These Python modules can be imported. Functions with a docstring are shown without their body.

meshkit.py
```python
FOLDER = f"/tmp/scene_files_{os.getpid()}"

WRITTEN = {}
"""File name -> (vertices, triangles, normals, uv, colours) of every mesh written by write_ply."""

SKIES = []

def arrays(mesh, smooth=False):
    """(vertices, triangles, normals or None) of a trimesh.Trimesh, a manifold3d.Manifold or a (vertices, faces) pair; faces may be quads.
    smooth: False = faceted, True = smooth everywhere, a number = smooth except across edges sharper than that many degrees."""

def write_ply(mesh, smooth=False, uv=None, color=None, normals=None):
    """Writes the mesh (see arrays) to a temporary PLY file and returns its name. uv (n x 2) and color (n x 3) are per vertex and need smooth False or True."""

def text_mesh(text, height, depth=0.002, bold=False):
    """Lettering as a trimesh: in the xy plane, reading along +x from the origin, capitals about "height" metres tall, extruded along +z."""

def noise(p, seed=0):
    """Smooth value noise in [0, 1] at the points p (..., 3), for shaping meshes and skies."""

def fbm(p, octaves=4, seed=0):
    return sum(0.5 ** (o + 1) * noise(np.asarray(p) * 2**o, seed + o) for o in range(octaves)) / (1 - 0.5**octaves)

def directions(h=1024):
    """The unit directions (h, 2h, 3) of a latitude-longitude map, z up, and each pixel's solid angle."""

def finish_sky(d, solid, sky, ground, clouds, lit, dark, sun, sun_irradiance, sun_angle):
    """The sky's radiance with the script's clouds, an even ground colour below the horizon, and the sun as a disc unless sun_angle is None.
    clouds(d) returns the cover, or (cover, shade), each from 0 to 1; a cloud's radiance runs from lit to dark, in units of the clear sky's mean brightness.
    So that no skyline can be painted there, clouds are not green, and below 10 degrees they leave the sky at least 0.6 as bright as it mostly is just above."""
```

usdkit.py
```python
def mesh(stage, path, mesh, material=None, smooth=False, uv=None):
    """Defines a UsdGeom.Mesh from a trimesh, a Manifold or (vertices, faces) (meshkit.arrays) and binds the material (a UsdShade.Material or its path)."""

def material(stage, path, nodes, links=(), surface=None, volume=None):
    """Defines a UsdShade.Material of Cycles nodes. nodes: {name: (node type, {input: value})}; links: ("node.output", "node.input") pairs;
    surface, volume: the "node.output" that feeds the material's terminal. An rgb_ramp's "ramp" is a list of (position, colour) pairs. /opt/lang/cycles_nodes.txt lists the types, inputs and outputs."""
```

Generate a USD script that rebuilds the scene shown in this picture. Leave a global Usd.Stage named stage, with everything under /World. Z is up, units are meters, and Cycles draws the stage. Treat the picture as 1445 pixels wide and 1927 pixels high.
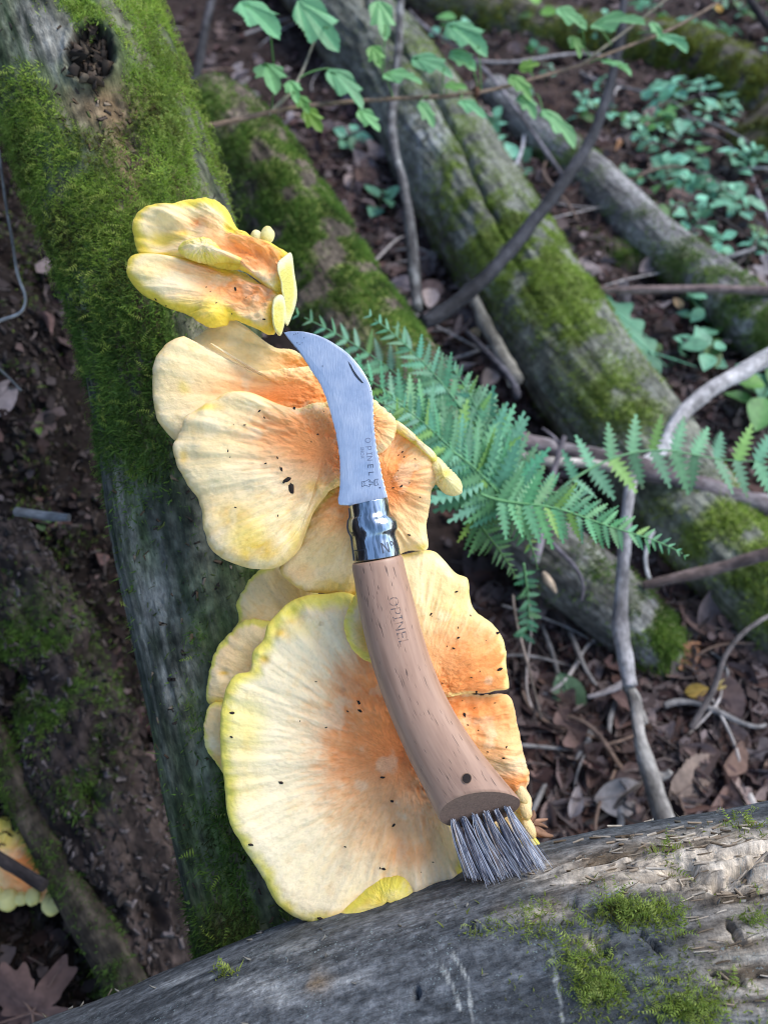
import math, random
import numpy as np
import trimesh, usdkit, meshkit
from scipy.interpolate import CubicSpline, PchipInterpolator
from pxr import Usd, UsdGeom, UsdLux, UsdShade, Sdf, Gf, Vt

stage = Usd.Stage.CreateInMemory()
UsdGeom.SetStageUpAxis(stage, UsdGeom.Tokens.z)
UsdGeom.SetStageMetersPerUnit(stage, 1.0)
UsdGeom.Xform.Define(stage, '/World'); UsdGeom.Scope.Define(stage, '/World/Looks')
stage.SetDefaultPrim(stage.GetPrimAtPath('/World'))
T = Sdf.ValueTypeNames

# ------------------------------------------------------------------ camera, sky, sun, exposure
PITCH = math.radians(52.0); CAM_H = 0.60
FPX, CU, CV = 1405.0, 722.5, 963.5                      # focal length and centre in the photo's pixels
cam = UsdGeom.Camera.Define(stage, '/World/camera')
cam.AddTranslateOp().Set(Gf.Vec3d(0, 0, CAM_H)); cam.AddRotateXOp().Set(90.0 - math.degrees(PITCH))
cam.CreateHorizontalApertureAttr(36.0); cam.CreateVerticalApertureAttr(36.0 * 1024 / 767)
cam.CreateFocalLengthAttr(36.0 * FPX / 1445.0); cam.CreateClippingRangeAttr(Gf.Vec2f(0.01, 500))
cam.CreateFocusDistanceAttr(0.268); cam.CreateFStopAttr(14.0)
cam.CreateExposureAttr(1.3)
SUN = np.array([0.58, 0.22, 0.78]); SUN /= np.linalg.norm(SUN)
SUN_EL = math.asin(SUN[2]); SUN_ROT = math.atan2(SUN[0], SUN[1])
dome = UsdLux.DomeLight.Define(stage, '/World/sky')
skym = usdkit.material(stage, '/World/Looks/sky', {'s': ('sky_texture', {'sky_type': 'single_scattering', 'sun_disc': False, 'sun_elevation': SUN_EL, 'sun_rotation': SUN_ROT}),
    'b': ('background_shader', {'strength': 0.14})}, [('s.color', 'b.color')], surface='b.background')
UsdShade.MaterialBindingAPI.Apply(dome.GetPrim()).Bind(skym)
dome.GetPrim().SetCustomDataByKey('kind', 'structure')
sun = UsdLux.DistantLight.Define(stage, '/World/sun')
sun.CreateNormalizeAttr(True); sun.CreateIntensityAttr(0.35); sun.CreateAngleAttr(38.0); sun.CreateColorAttr(Gf.Vec3f(1.0, 0.965, 0.91))
_rx = math.degrees(math.acos(SUN[2])); _rz = math.degrees(math.atan2(SUN[0], -SUN[1]))
sun.AddRotateZOp().Set(_rz); sun.AddRotateXOp().Set(_rx)

FWD = np.array([0, math.cos(PITCH), -math.sin(PITCH)]); RIGHT = np.array([1.0, 0, 0]); UP = np.array([0, math.sin(PITCH), math.cos(PITCH)])
CAM = np.array([0, 0, CAM_H])

def P(u, v, z):
    """the point of the place that lies z metres before the camera plane and shows at (u, v) of the photograph"""
    u, v, z = np.asarray(u, float), np.asarray(v, float), np.asarray(z, float)
    d = FWD + ((u - CU) / FPX)[..., None] * RIGHT - ((v - CV) / FPX)[..., None] * UP
    return CAM + z[..., None] * d

def proj(p):
    q = np.asarray(p) - CAM
    z = q @ FWD
    zz = np.where(z > 1e-3, z, 1e-3)
    return CU + FPX * (q @ RIGHT) / zz, CV - FPX * (q @ UP) / zz, z

def sstep(a, b, x):
    t = np.clip((x - a) / (b - a), 0, 1)
    return t * t * (3 - 2 * t)

fbm, vnoise = meshkit.fbm, meshkit.noise

# ------------------------------------------------------------------ prim helpers
_used = {}
def numbered(parent, name):
    k = (parent, name); n = _used.get(k, 0); _used[k] = n + 1
    return name if n == 0 else f'{name}_{n:03d}'

def pathof(parent):
    return '/World' if parent is None else (parent if isinstance(parent, str) else str(parent.GetPath()))

def tag(prim, label=None, cat=None, group=None, kind=None):
    for k, v in (('label', label), ('category', cat), ('group', group), ('kind', kind)):
        if v: prim.SetCustomDataByKey(k, v)
    return prim

def thing(name, label, cat, group=None, loc=None):
    x = UsdGeom.Xform.Define(stage, '/World/' + numbered('/World', name))
    if loc is not None: x.AddTranslateOp().Set(Gf.Vec3d(*map(float, loc)))
    return tag(x.GetPrim(), label, cat, group)

def obj(name, verts, faces, mat, parent=None, tint=None, lc=None, smooth=True, origin=None):
    pp = pathof(parent)
    v = np.asarray(verts, float)
    if origin is not None: v = v - np.asarray(origin)
    m = usdkit.mesh(stage, pp + '/' + numbered(pp, name), (v, np.asarray(faces, int)), mat, smooth=smooth)
    n = len(m.GetPointsAttr().Get())
    pv = UsdGeom.PrimvarsAPI(m)
    if tint is not None:
        t = np.broadcast_to(np.asarray(tint, np.float32), (n, 3))
        pv.CreatePrimvar('tint', T.Color3fArray, 'vertex').Set(Vt.Vec3fArray.FromNumpy(np.ascontiguousarray(t)))
    if lc is not None:
        pv.CreatePrimvar('lc', T.Vector3fArray, 'vertex').Set(Vt.Vec3fArray.FromNumpy(np.ascontiguousarray(np.asarray(lc, np.float32))))
    return m.GetPrim()

_orig = {}
def thing_at(name, label, cat, loc, group=None):
    o = thing(name, label, cat, group, loc); _orig[str(o.GetPath())] = np.asarray(loc, float); return o
def part(name, verts, faces, mat, parent, **k):
    root = '/'.join(str(parent.GetPath()).split('/')[:3])
    return obj(name, verts, faces, mat, parent, origin=_orig.get(root), **k)

def copy_of(proto, name, loc, rot, scale, label=None, cat=None, group=None):
    x = UsdGeom.Xform.Define(stage, '/World/' + numbered('/World', name))
    p = x.GetPrim(); p.GetReferences().AddInternalReference(proto.GetPath()); p.SetInstanceable(True)
    set_xf(x, loc, rot, scale)
    return tag(p, label, cat, group)

def set_xf(x, loc, R, s):
    M = np.eye(4); M[:3, :3] = (np.asarray(R) * s).T; M[3, :3] = loc
    x.ClearXformOpOrder()
    op = x.GetPrim().GetAttribute('xformOp:transform')
    x.MakeMatrixXform().Set(Gf.Matrix4d(*M.ravel().tolist()))

def frame(n, d=None, rng=None):
    """rotation whose z axis is n and whose x axis is near d"""
    n = np.asarray(n, float) / np.linalg.norm(n)
    if d is None:
        a = rng.uniform(0, 2 * math.pi); d = np.array([math.cos(a), math.sin(a), 0])
    d = d - n * (d @ n); d /= np.linalg.norm(d)
    return np.stack([d, np.cross(n, d), n], 1)

# ------------------------------------------------------------------ materials
L = '/World/Looks/'
def tinted(name, rough=0.75, scale=(1, 1, 1), freq=300.0, amt=0.35, bump=0.0004, coord='lc', spec=0.35, sss=0.0, sss_r=(1, .5, .2), trans=0.0, detail=5.0, rnd=0.0, freq2=None, amt2=0.0, isl=0.0, coat=0.0, rough_var=0.0):
    """a surface in its own colours (primvar tint) with fine grain and relief"""
    n = {'a': ('attribute', {'attribute': 'tint'}), 'no': ('noise_texture', {'scale': freq, 'detail': detail, 'roughness': 0.62}),
         'mp': ('mapping', {'scale': scale}), 'r': ('map_range', {'from_min': .25, 'from_max': .75, 'to_min': 1 - amt, 'to_max': 1 + amt}),
         'm': ('mix', {'mix_type': 'multiply', 'fac': 1.0}), 'bp': ('bump', {'strength': 1.0, 'distance': bump}),
         'p': ('principled_bsdf', {'roughness': rough, 'specular_ior_level': spec, 'subsurface_weight': sss, 'subsurface_scale': 0.004, 'subsurface_radius': sss_r, 'coat_weight': coat, 'coat_roughness': .25})}
    if coord == 'lc':
        n['c'] = ('attribute', {'attribute': 'lc'}); l = [('c.vector', 'mp.vector')]
    else:
        n['c'] = ('texture_coordinate', {}); l = [('c.object', 'mp.vector')]
    l += [('mp.vector', 'no.vector'), ('no.fac', 'r.value'), ('a.color', 'm.color1'), ('no.fac', 'bp.height'), ('bp.normal', 'p.normal')]
    n['cc'] = ('combine_color', {}); l += [('r.result', 'cc.r'), ('r.result', 'cc.g'), ('r.result', 'cc.b'), ('cc.color', 'm.color2')]
    out = 'm.color'
    if freq2:
        n['n2'] = ('noise_texture', {'scale': freq2, 'detail': 3.0}); n['r2'] = ('map_range', {'from_min': .3, 'from_max': .7, 'to_min': 1 - amt2, 'to_max': 1 + amt2})
        n['c2'] = ('combine_color', {}); n['m2'] = ('mix', {'mix_type': 'multiply', 'fac': 1.0})
        l += [('c.vector' if coord == 'lc' else 'c.object', 'n2.vector'), ('n2.fac', 'r2.value'), ('r2.result', 'c2.r'), ('r2.result', 'c2.g'), ('r2.result', 'c2.b'), (out, 'm2.color1'), ('c2.color', 'm2.color2')]
        out = 'm2.color'
    if rnd or isl:
        src = 'oi.random' if rnd else 'ge.random_per_island'
        n['oi' if rnd else 'ge'] = ('object_info' if rnd else 'geometry', {})
        k = rnd or isl
        n['rr'] = ('map_range', {'from_min': 0., 'from_max': 1., 'to_min': 1 - k, 'to_max': 1 + k})
        n['hh'] = ('map_range', {'from_min': 0., 'from_max': 1., 'to_min': .5 - .035 * k, 'to_max': .5 + .035 * k})
        n['hs'] = ('hsv', {'saturation': 1.0})
        l += [(src, 'rr.value'), (src, 'hh.value'), ('rr.result', 'hs.value'), ('hh.result', 'hs.hue'), (out, 'hs.color')]
        out = 'hs.color'
    l.append((out, 'p.base_color'))
    surf = 'p.BSDF'
    if trans:
        n['t'] = ('translucent_bsdf', {}); n['mx'] = ('mix_closure', {'fac': trans})
        l += [(out, 't.color'), ('p.BSDF', 'mx.closure1'), ('t.BSDF', 'mx.closure2')]; surf = 'mx.closure'
    return usdkit.material(stage, L + name, n, l, surface=surf)

M = {}
M['soil'] = tinted('soil', .9, (1, 1, 1), 120, .45, .004, 'pos', .15)
M['bark'] = tinted('bark', .85, (1, 1, .42), 520, .55, .0014, 'lc', .18, freq2=150, amt2=.5, detail=8.)
M['grey_wood'] = usdkit.material(stage, L + 'grey_wood', {
    'a': ('attribute', {'attribute': 'tint'}), 'c': ('attribute', {'attribute': 'lc'}), 'mp': ('mapping', {'scale': (1, 1, .30)}), 'm3': ('mapping', {'scale': (1, 1, .12)}),
    'n1': ('noise_texture', {'scale': 900., 'detail': 7., 'roughness': .65}), 'n2': ('noise_texture', {'scale': 420., 'detail': 8., 'roughness': .7}), 'n3': ('noise_texture', {'scale': 900., 'detail': 4.}), 'n4': ('noise_texture', {'scale': 1300., 'detail': 3.}), 'n5': ('noise_texture', {'scale': 75., 'detail': 3.}),
    'r': ('map_range', {'from_min': .28, 'from_max': .72, 'to_min': .45, 'to_max': 1.6}), 'r2': ('map_range', {'from_min': .30, 'from_max': .70, 'to_min': .55, 'to_max': 1.45}),
    'mm': ('math', {'math_type': 'multiply'}), 'cc': ('combine_color', {}), 'x': ('mix', {'mix_type': 'multiply', 'fac': 1.0}),
    'l4': ('map_range', {'from_min': .62, 'from_max': .66, 'to_min': 0., 'to_max': 1., 'clamp': True}), 'l5': ('map_range', {'from_min': .50, 'from_max': .62, 'to_min': 0., 'to_max': .75, 'clamp': True}), 'lm': ('math', {'math_type': 'multiply'}), 'y': ('mix', {'color2': (.27, .34, .34)}),
    'h': ('math', {'math_type': 'add'}), 'h2': ('math', {'math_type': 'add'}), 'bp': ('bump', {'strength': 1., 'distance': .0011}), 'p': ('principled_bsdf', {'roughness': .85, 'specular_ior_level': .2})},
    [('c.vector', 'mp.vector'), ('c.vector', 'm3.vector'), ('mp.vector', 'n1.vector'), ('c.vector', 'n2.vector'), ('m3.vector', 'n3.vector'), ('c.vector', 'n4.vector'), ('c.vector', 'n5.vector'), ('n1.fac', 'r.value'), ('n2.fac', 'r2.value'), ('r.result', 'mm.value1'), ('r2.result', 'mm.value2'),
     ('mm.value', 'cc.r'), ('mm.value', 'cc.g'), ('mm.value', 'cc.b'), ('a.color', 'x.color1'), ('cc.color', 'x.color2'), ('n4.fac', 'l4.value'), ('n5.fac', 'l5.value'), ('l4.result', 'lm.value1'), ('l5.result', 'lm.value2'), ('x.color', 'y.color1'), ('lm.value', 'y.fac'), ('y.color', 'p.base_color'),
     ('n1.fac', 'h.value1'), ('n2.fac', 'h.value2'), ('h.value', 'h2.value1'), ('n3.fac', 'h2.value2'), ('h2.value', 'bp.height'), ('bp.normal', 'p.normal')], surface='p.BSDF')
M['moss'] = tinted('moss', .7, (1, 1, 1), 200, .3, .0002, 'pos', .2, trans=.34, isl=.38)
M['fungus'] = tinted('fungus', .62, (1, 1, 1), 9, .05, .00045, 'lc', .30, sss=.22, sss_r=(1, .55, .25), detail=6)
M['fungus_pores'] = tinted('fungus_pores', .6, (1, 1, 1), 900, .1, .0003, 'pos', .3, sss=.2)
M['leaf'] = tinted('leaf', .5, (1, 1, 1), 180, .14, .0005, 'pos', .4, trans=.3, isl=.16)
M['plant_leaf'] = tinted('plant_leaf', .5, (1, 1, 1), 120, .3, .0005, 'pos', .4, trans=.3, rnd=.5)
M['dead_leaf'] = tinted('dead_leaf', .75, (1, 1, 1), 160, .35, .0008, 'pos', .3, trans=.12, rnd=.45)
M['litter'] = tinted('litter', .85, (1, 1, 1), 160, .3, .0008, 'pos', .2, isl=.5)
M['stick'] = tinted('stick', .8, (1, 1, .3), 600, .5, .0008, 'lc', .15, freq2=90, amt2=.35)
M['stem'] = tinted('stem', .55, (1, 1, 1), 300, .2, .0002, 'pos', .4)
M['speck'] = tinted('speck', .8, (1, 1, 1), 300, .3, .0002, 'pos', .3)

# ------------------------------------------------------------------ geometry helpers
def grid_faces(n, m, wrap=False):
    """quads of an n x m grid (rows n, columns m); wrap closes the columns"""
    i, j = np.meshgrid(np.arange(n - 1), np.arange(m if wrap else m - 1), indexing='ij')
    k = (j + 1) % m
    return np.stack([i * m + j, i * m + k, (i + 1) * m + k, (i + 1) * m + j], -1).reshape(-1, 4)

def tris(q):
    q = np.asarray(q)
    return np.vstack([q[:, [0, 1, 2]], q[:, [0, 2, 3]]]) if q.shape[1] == 4 else q

def spline(pts, n, k=None):
    pts = np.asarray(pts, float)
    d = np.r_[0, np.cumsum(np.linalg.norm(np.diff(pts[:, :3], axis=0), axis=1))]
    if len(pts) == 2: f = lambda x: pts[0] + (pts[1] - pts[0]) * np.asarray(x)[:, None] / d[-1]
    else: f = PchipInterpolator(d, pts, axis=0) if k else CubicSpline(d, pts, axis=0)
    return f(np.linspace(0, d[-1], n))

def sweep_frames(c):
    t = np.gradient(c, axis=0); t /= np.linalg.norm(t, axis=1, keepdims=True)
    a = np.zeros_like(c); ref = -FWD
    for i in range(len(c)):
        r = ref - t[i] * (ref @ t[i]); a[i] = r / np.linalg.norm(r); ref = a[i]
    return t, a, np.cross(t, a)      # tangent, 'towards camera' side, side

def tube(pts, radii, sides=8, n=None, rough=0.0, seed=0, caps=True, freq=60.0):
    """tapered, slightly crooked stick along points: vertices, faces, lc"""
    p = np.asarray(pts, float)
    rad = np.broadcast_to(np.asarray(radii, float), (len(p),))
    n = n or max(6, 4 * len(p))
    q = spline(np.c_[p, rad], n) if len(p) > 2 else spline(np.c_[p, rad], n)
    c, r = q[:, :3], np.maximum(q[:, 3], 1e-5)
    t, a, b = sweep_frames(c)
    ang = np.arange(sides) * 2 * np.pi / sides
    s = np.r_[0, np.cumsum(np.linalg.norm(np.diff(c, axis=0), axis=1))]
    dirs = np.cos(ang)[None, :, None] * a[:, None] + np.sin(ang)[None, :, None] * b[:, None]
    v = c[:, None] + r[:, None, None] * dirs
    if rough:
        nz = fbm(v * freq + seed * 7.3, 3, seed) - .5
        v = v + dirs * (nz * 2 * rough * r[:, None])[..., None]
    lc = np.stack([np.cos(ang)[None] * r[:, None], np.sin(ang)[None] * r[:, None], np.broadcast_to(s[:, None], (n, sides))], -1) + seed * 1.7
    v, lc = v.reshape(-1, 3), lc.reshape(-1, 3)
    f = tris(grid_faces(n, sides, True)[:, ::-1])
    if caps:
        e = len(v); v = np.vstack([v, c[0], c[-1]]); lc = np.vstack([lc, lc[0], lc[-1]])
        k = np.arange(sides); k2 = (k + 1) % sides; o = (n - 1) * sides
        f = np.vstack([f, np.stack([np.full(sides, e), k, k2], 1)[:, ::-1][:, ::-1], np.stack([np.full(sides, e + 1), o + k2, o + k], 1)])
    return v, f, lc

def join(parts):
    vs, fs, rest, o = [], [], [[] for _ in parts[0][2:]], 0
    for p in parts:
        vs.append(p[0]); fs.append(np.asarray(p[1]) + o); o += len(p[0])
        for k, x in enumerate(p[2:]): rest[k].append(np.broadcast_to(x, (len(p[0]), 3)))
    return (np.vstack(vs), np.vstack(fs)) + tuple(np.vstack(r) for r in rest)

def strands(pos, nrm, rng, length, width, lean=None, lean_amt=.6, spread=.8, seg=3, leafy=False):
    """many small bent blades (moss shoots): pos, nrm (n,3) -> verts, faces, count per strand"""
    n = len(pos)
    r = rng.normal(size=(n, 3)); d = nrm + spread * r * .6
    if lean is not None: d = d + lean_amt * lean
    d /= np.linalg.norm(d, axis=1, keepdims=True)
    side = np.cross(d, rng.normal(size=(n, 3))); side /= np.linalg.norm(side, axis=1, keepdims=True)
    bend = rng.normal(size=(n, 3)) * .5 - nrm * .25
    l = length * rng.uniform(.5, 1.4, n); w = width * rng.uniform(.6, 1.4, n)
    ts = np.linspace(0, 1, seg + 1)
    V = np.zeros((n, 2 * seg + 1, 3))
    for k, t in enumerate(ts):
        c = pos - nrm * .0006 + d * (l * t)[:, None] + bend * (l * t * t * .5)[:, None]
        if k == seg: V[:, 2 * seg] = c
        else:
            ww = (w * (.55 + .9 * t * (1 - t) * 2))[:, None] * side * .5
            V[:, 2 * k], V[:, 2 * k + 1] = c - ww, c + ww
    F = []
    for k in range(seg - 1): F += [[2 * k, 2 * k + 1, 2 * k + 3], [2 * k, 2 * k + 3, 2 * k + 2]]
    F.append([2 * seg - 2, 2 * seg - 1, 2 * seg])
    F = np.asarray(F)
    f = (F[None] + (np.arange(n) * (2 * seg + 1))[:, None, None]).reshape(-1, 3)
    return V.reshape(-1, 3), f, 2 * seg + 1

def blob(u, v, pts):
    """soft patches: pts of (u, v, radius_u, radius_v, weight)"""
    m = np.zeros(np.shape(u))
    for (a, b, ra, rb, w) in pts: m = m + w * np.exp(-((u - a) / ra) ** 2 - ((v - b) / rb) ** 2)
    return m

def mix(a, b, t):
    t = np.asarray(t)[..., None]
    return np.asarray(a) * (1 - t) + np.asarray(b) * t

class Log:
    """a trunk swept along points (photo u, v, depth, radius), with lumps, furrows and ragged ends"""
    def __init__(s, ctrl, n, m, seed, lump=.06, furrow=.02, furrow_n=26, flat=0.0):
        ctrl = np.asarray(ctrl, float)
        c4 = np.c_[P(ctrl[:, 0], ctrl[:, 1], ctrl[:, 2]), ctrl[:, 3]]
        q = spline(c4, n, 1); s.c, s.r = q[:, :3], q[:, 3]
        s.t, s.a, s.b = sweep_frames(s.c)
        s.len = np.r_[0, np.cumsum(np.linalg.norm(np.diff(s.c, axis=0), axis=1))]
        s.n, s.m, s.seed = n, m, seed
        th = np.arange(m) * 2 * np.pi / m; th = th - .55 * np.sin(th); s.th = th
        s.dirs = np.cos(th)[None, :, None] * s.a[:, None] + np.sin(th)[None, :, None] * s.b[:, None]
        R = s.r[:, None] * np.ones(m)[None]
        s.lc = np.stack([np.cos(th)[None] * R, np.sin(th)[None] * R, np.broadcast_to(s.len[:, None], (n, m))], -1) + seed * .37
        x = s.lc
        rr = 1 + lump * 2 * (fbm(x * [18, 18, 9], 3, seed) - .5) + furrow * 2 * (fbm(x * [furrow_n * 12, furrow_n * 12, furrow_n * 1.1], 3, seed + 5) - .5)
        s.R = R * rr
    def verts(s): return (s.c[:, None] + s.R[..., None] * s.dirs)
    def close(s, v):
        """vertices with both ends capped -> verts, faces, lc"""
        n, m = s.n, s.m
        f = tris(grid_faces(n, m, True)[:, ::-1])
        e = n * m; k = np.arange(m); k2 = (k + 1) % m; o = (n - 1) * m
        V = np.vstack([v.reshape(-1, 3), v[0].mean(0) + s.t[0] * .004, v[-1].mean(0) - s.t[-1] * .004])
        f = np.vstack([f, np.stack([np.full(m, e), k, k2], 1), np.stack([np.full(m, e + 1), o + k2, o + k], 1)])
        lc = np.vstack([s.lc.reshape(-1, 3), s.lc[0, 0], s.lc[-1, 0]])
        return V, f, lc
    def normals(s, v):
        du = np.gradient(v, axis=0); dv = np.roll(v, -1, 1) - np.roll(v, 1, 1)
        nn = np.cross(dv, du); nn /= np.linalg.norm(nn, axis=2, keepdims=True) + 1e-12
        flip = (nn * s.dirs).sum(2) < 0
        nn[flip] *= -1
        return nn
    def sample(s, v, mask, rng, count):
        """count surface points drawn with probability mask x area, on the side that can be seen -> index fields"""
        nn = s.normals(v); facing = ((CAM - v) * nn).sum(2)
        u, vv, z = proj(v)
        vis = (facing > -.25 * np.linalg.norm(CAM - v, axis=2)) & (u > -160) & (u < 1600) & (vv > -160) & (vv < 2090)
        w = (mask * vis * s.R * (1 - .55 * np.cos(s.th))[None]).ravel(); w = np.maximum(w, 0)
        idx = rng.choice(len(w), count, p=w / w.sum())
        i, j = idx // s.m, idx % s.m
        i = np.minimum(i, s.n - 2); j2 = (j + 1) % s.m
        a, b = rng.uniform(size=(2, count, 1))
        p = v[i, j] * (1 - a) * (1 - b) + v[i + 1, j] * a * (1 - b) + v[i, j2] * (1 - a) * b + v[i + 1, j2] * a * b
        return p, nn[i, j], i, j
def moss_part(log, v, mask, parent, rng, count, length, width, cols, lean=None, lean_amt=.5, spread=.8, name='moss', seg=2):
    p, n, i, j = log.sample(v, mask, rng, count)
    sv, sf, k = strands(p, n, rng, length, width, lean, lean_amt, spread, seg)
    cols = np.asarray(cols, float)
    # tone drifts in cushions: young bright, old brownish
    d = np.clip(fbm(p * 55, 3, 3) * 1.7 - .35 + rng.normal(size=len(p)) * .12, 0, .999) * (len(cols) - 1)
    a = d.astype(int); t = (d - a)[:, None]
    c = cols[a] * (1 - t) + cols[np.minimum(a + 1, len(cols) - 1)] * t
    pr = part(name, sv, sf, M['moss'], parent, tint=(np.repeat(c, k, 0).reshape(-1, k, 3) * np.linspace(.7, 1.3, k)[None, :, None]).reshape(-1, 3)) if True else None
    return tag(pr, kind='stuff')

# ------------------------------------------------------------------ the forest floor
def gh(x, y):
    x, y = np.asarray(x, float), np.asarray(y, float)
    p = np.stack([x, y, np.zeros_like(x)], -1)
    h = .05 * (fbm(p * 3.1 + 4, 4, 2) - .5) + .030 * (fbm(p * 14, 4, 8) - .5) + .014 * (fbm(p * 55, 3, 9) - .5)
    bank = .27 * sstep(-.10, -.34, x) * sstep(.02, .30, y) * sstep(1.25, .75, y)
    hill = 1.6 * sstep(-.55, -1.9, x) + .25 * sstep(2.0, 8.0, y) * np.maximum(y - 2, 0)  # unseen rise on the left, added to block sky light and darken the bank
    rough = 1 + 2.6 * sstep(-.12, -.25, x) * sstep(1.0, .7, y)
    return h * rough + bank + hill

_fx, _fy = np.linspace(-1.6, 3.2, 700), np.linspace(-.6, 4.4, 700)
from scipy.interpolate import RegularGridInterpolator
_ghi = RegularGridInterpolator((_fx, _fy), gh(*np.meshgrid(_fx, _fy, indexing='ij')), bounds_error=False, fill_value=0.0)
def gh_fast(p): return _ghi(p[:, :2])
def Gpix(u, v, off=0.0):
    """where the line of sight through (u, v) meets the ground"""
    u, v = np.atleast_1d(np.asarray(u, float)), np.atleast_1d(np.asarray(v, float))
    d = P(u, v, np.ones_like(u)) - CAM
    z = np.full(u.shape, .25); done = np.zeros(u.shape, bool)
    for k in range(320):
        a = np.nonzero(~done)[0]
        if not len(a): break
        p = CAM + z[a, None] * d[a]
        hit = p[:, 2] <= gh_fast(p); done[a[hit]] = True; z[a[~hit]] += .012
    lo, hi = z - .012, z.copy()
    for k in range(4):
        m = (lo + hi) / 2; p = CAM + m[:, None] * d; h = p[:, 2] <= gh_fast(p); hi = np.where(h, m, hi); lo = np.where(h, lo, m)
    z = hi
    p = CAM + z[:, None] * d
    p[:, 2] = gh(p[:, 0], p[:, 1]) + off
    return p
def gnormal(x, y, e=.012):
    n = np.stack([gh(x - e, y) - gh(x + e, y), gh(x, y - e) - gh(x, y + e), np.full(np.shape(x), 2 * e)], -1)
    return n / np.linalg.norm(n, axis=-1, keepdims=True)

def axis_pts(lo, hi, step, far):
    a = np.arange(lo, hi + 1e-9, step); g = np.geomspace(step, far, 34).cumsum(); g = g[g < far]
    return np.r_[(lo - g)[::-1], a, hi + g]
gx, gy = axis_pts(-.62, 1.15, .0055, 30), axis_pts(-.10, 2.35, .0055, 30)
X, Y = np.meshgrid(gx, gy)
GV = np.stack([X, Y, gh(X, Y)], -1).reshape(-1, 3)
nz = fbm(GV * [22, 22, 0], 4, 31)[:, None]; nz2 = fbm(GV * [90, 90, 40], 3, 32)[:, None]
gc = np.array([.044, .031, .027]) * (.55 + .9 * nz) + np.array([.030, .020, .015]) * np.clip(nz2 - .5, 0, 1) * 1.2
red = sstep(.5, .75, fbm(GV * [5, 5, 0], 3, 44))[:, None]
gc = gc * (1 - .72 * sstep(-.08, -.14, GV[:, :1]) * sstep(1.1, .8, GV[:, 1:2]))  # bank soil darker as rotten wood, with shade put into the colour too
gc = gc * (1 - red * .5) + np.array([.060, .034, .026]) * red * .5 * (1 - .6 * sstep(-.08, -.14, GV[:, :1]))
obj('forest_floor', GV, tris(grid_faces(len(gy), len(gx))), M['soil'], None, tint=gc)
tag(stage.GetPrimAtPath('/World/forest_floor'), kind='structure')

# ------------------------------------------------------------------ logs
def wood_log(name, label, ctrl, n, m, seed, paint, mat='bark', moss=None, shape=None, cat='log', group=None, **k):
    """paint(u, v, lc, facing) -> colours; shape(log, verts) -> verts; moss = list of dicts"""
    lg = Log(ctrl, n, m, seed, **k)
    v = lg.verts()
    if shape is not None: v = shape(lg, v)
    V, F, lc = lg.close(v)
    root = thing_at(name, label, cat, lg.c[n // 2], group)
    u, vv, z = proj(V)
    side = np.r_[np.cos(np.tile(lg.th, n)), 1, 1]
    part('trunk', V, F, M[mat], root, tint=paint(u, vv, lc, side), lc=lc)
    return root, lg, v

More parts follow.
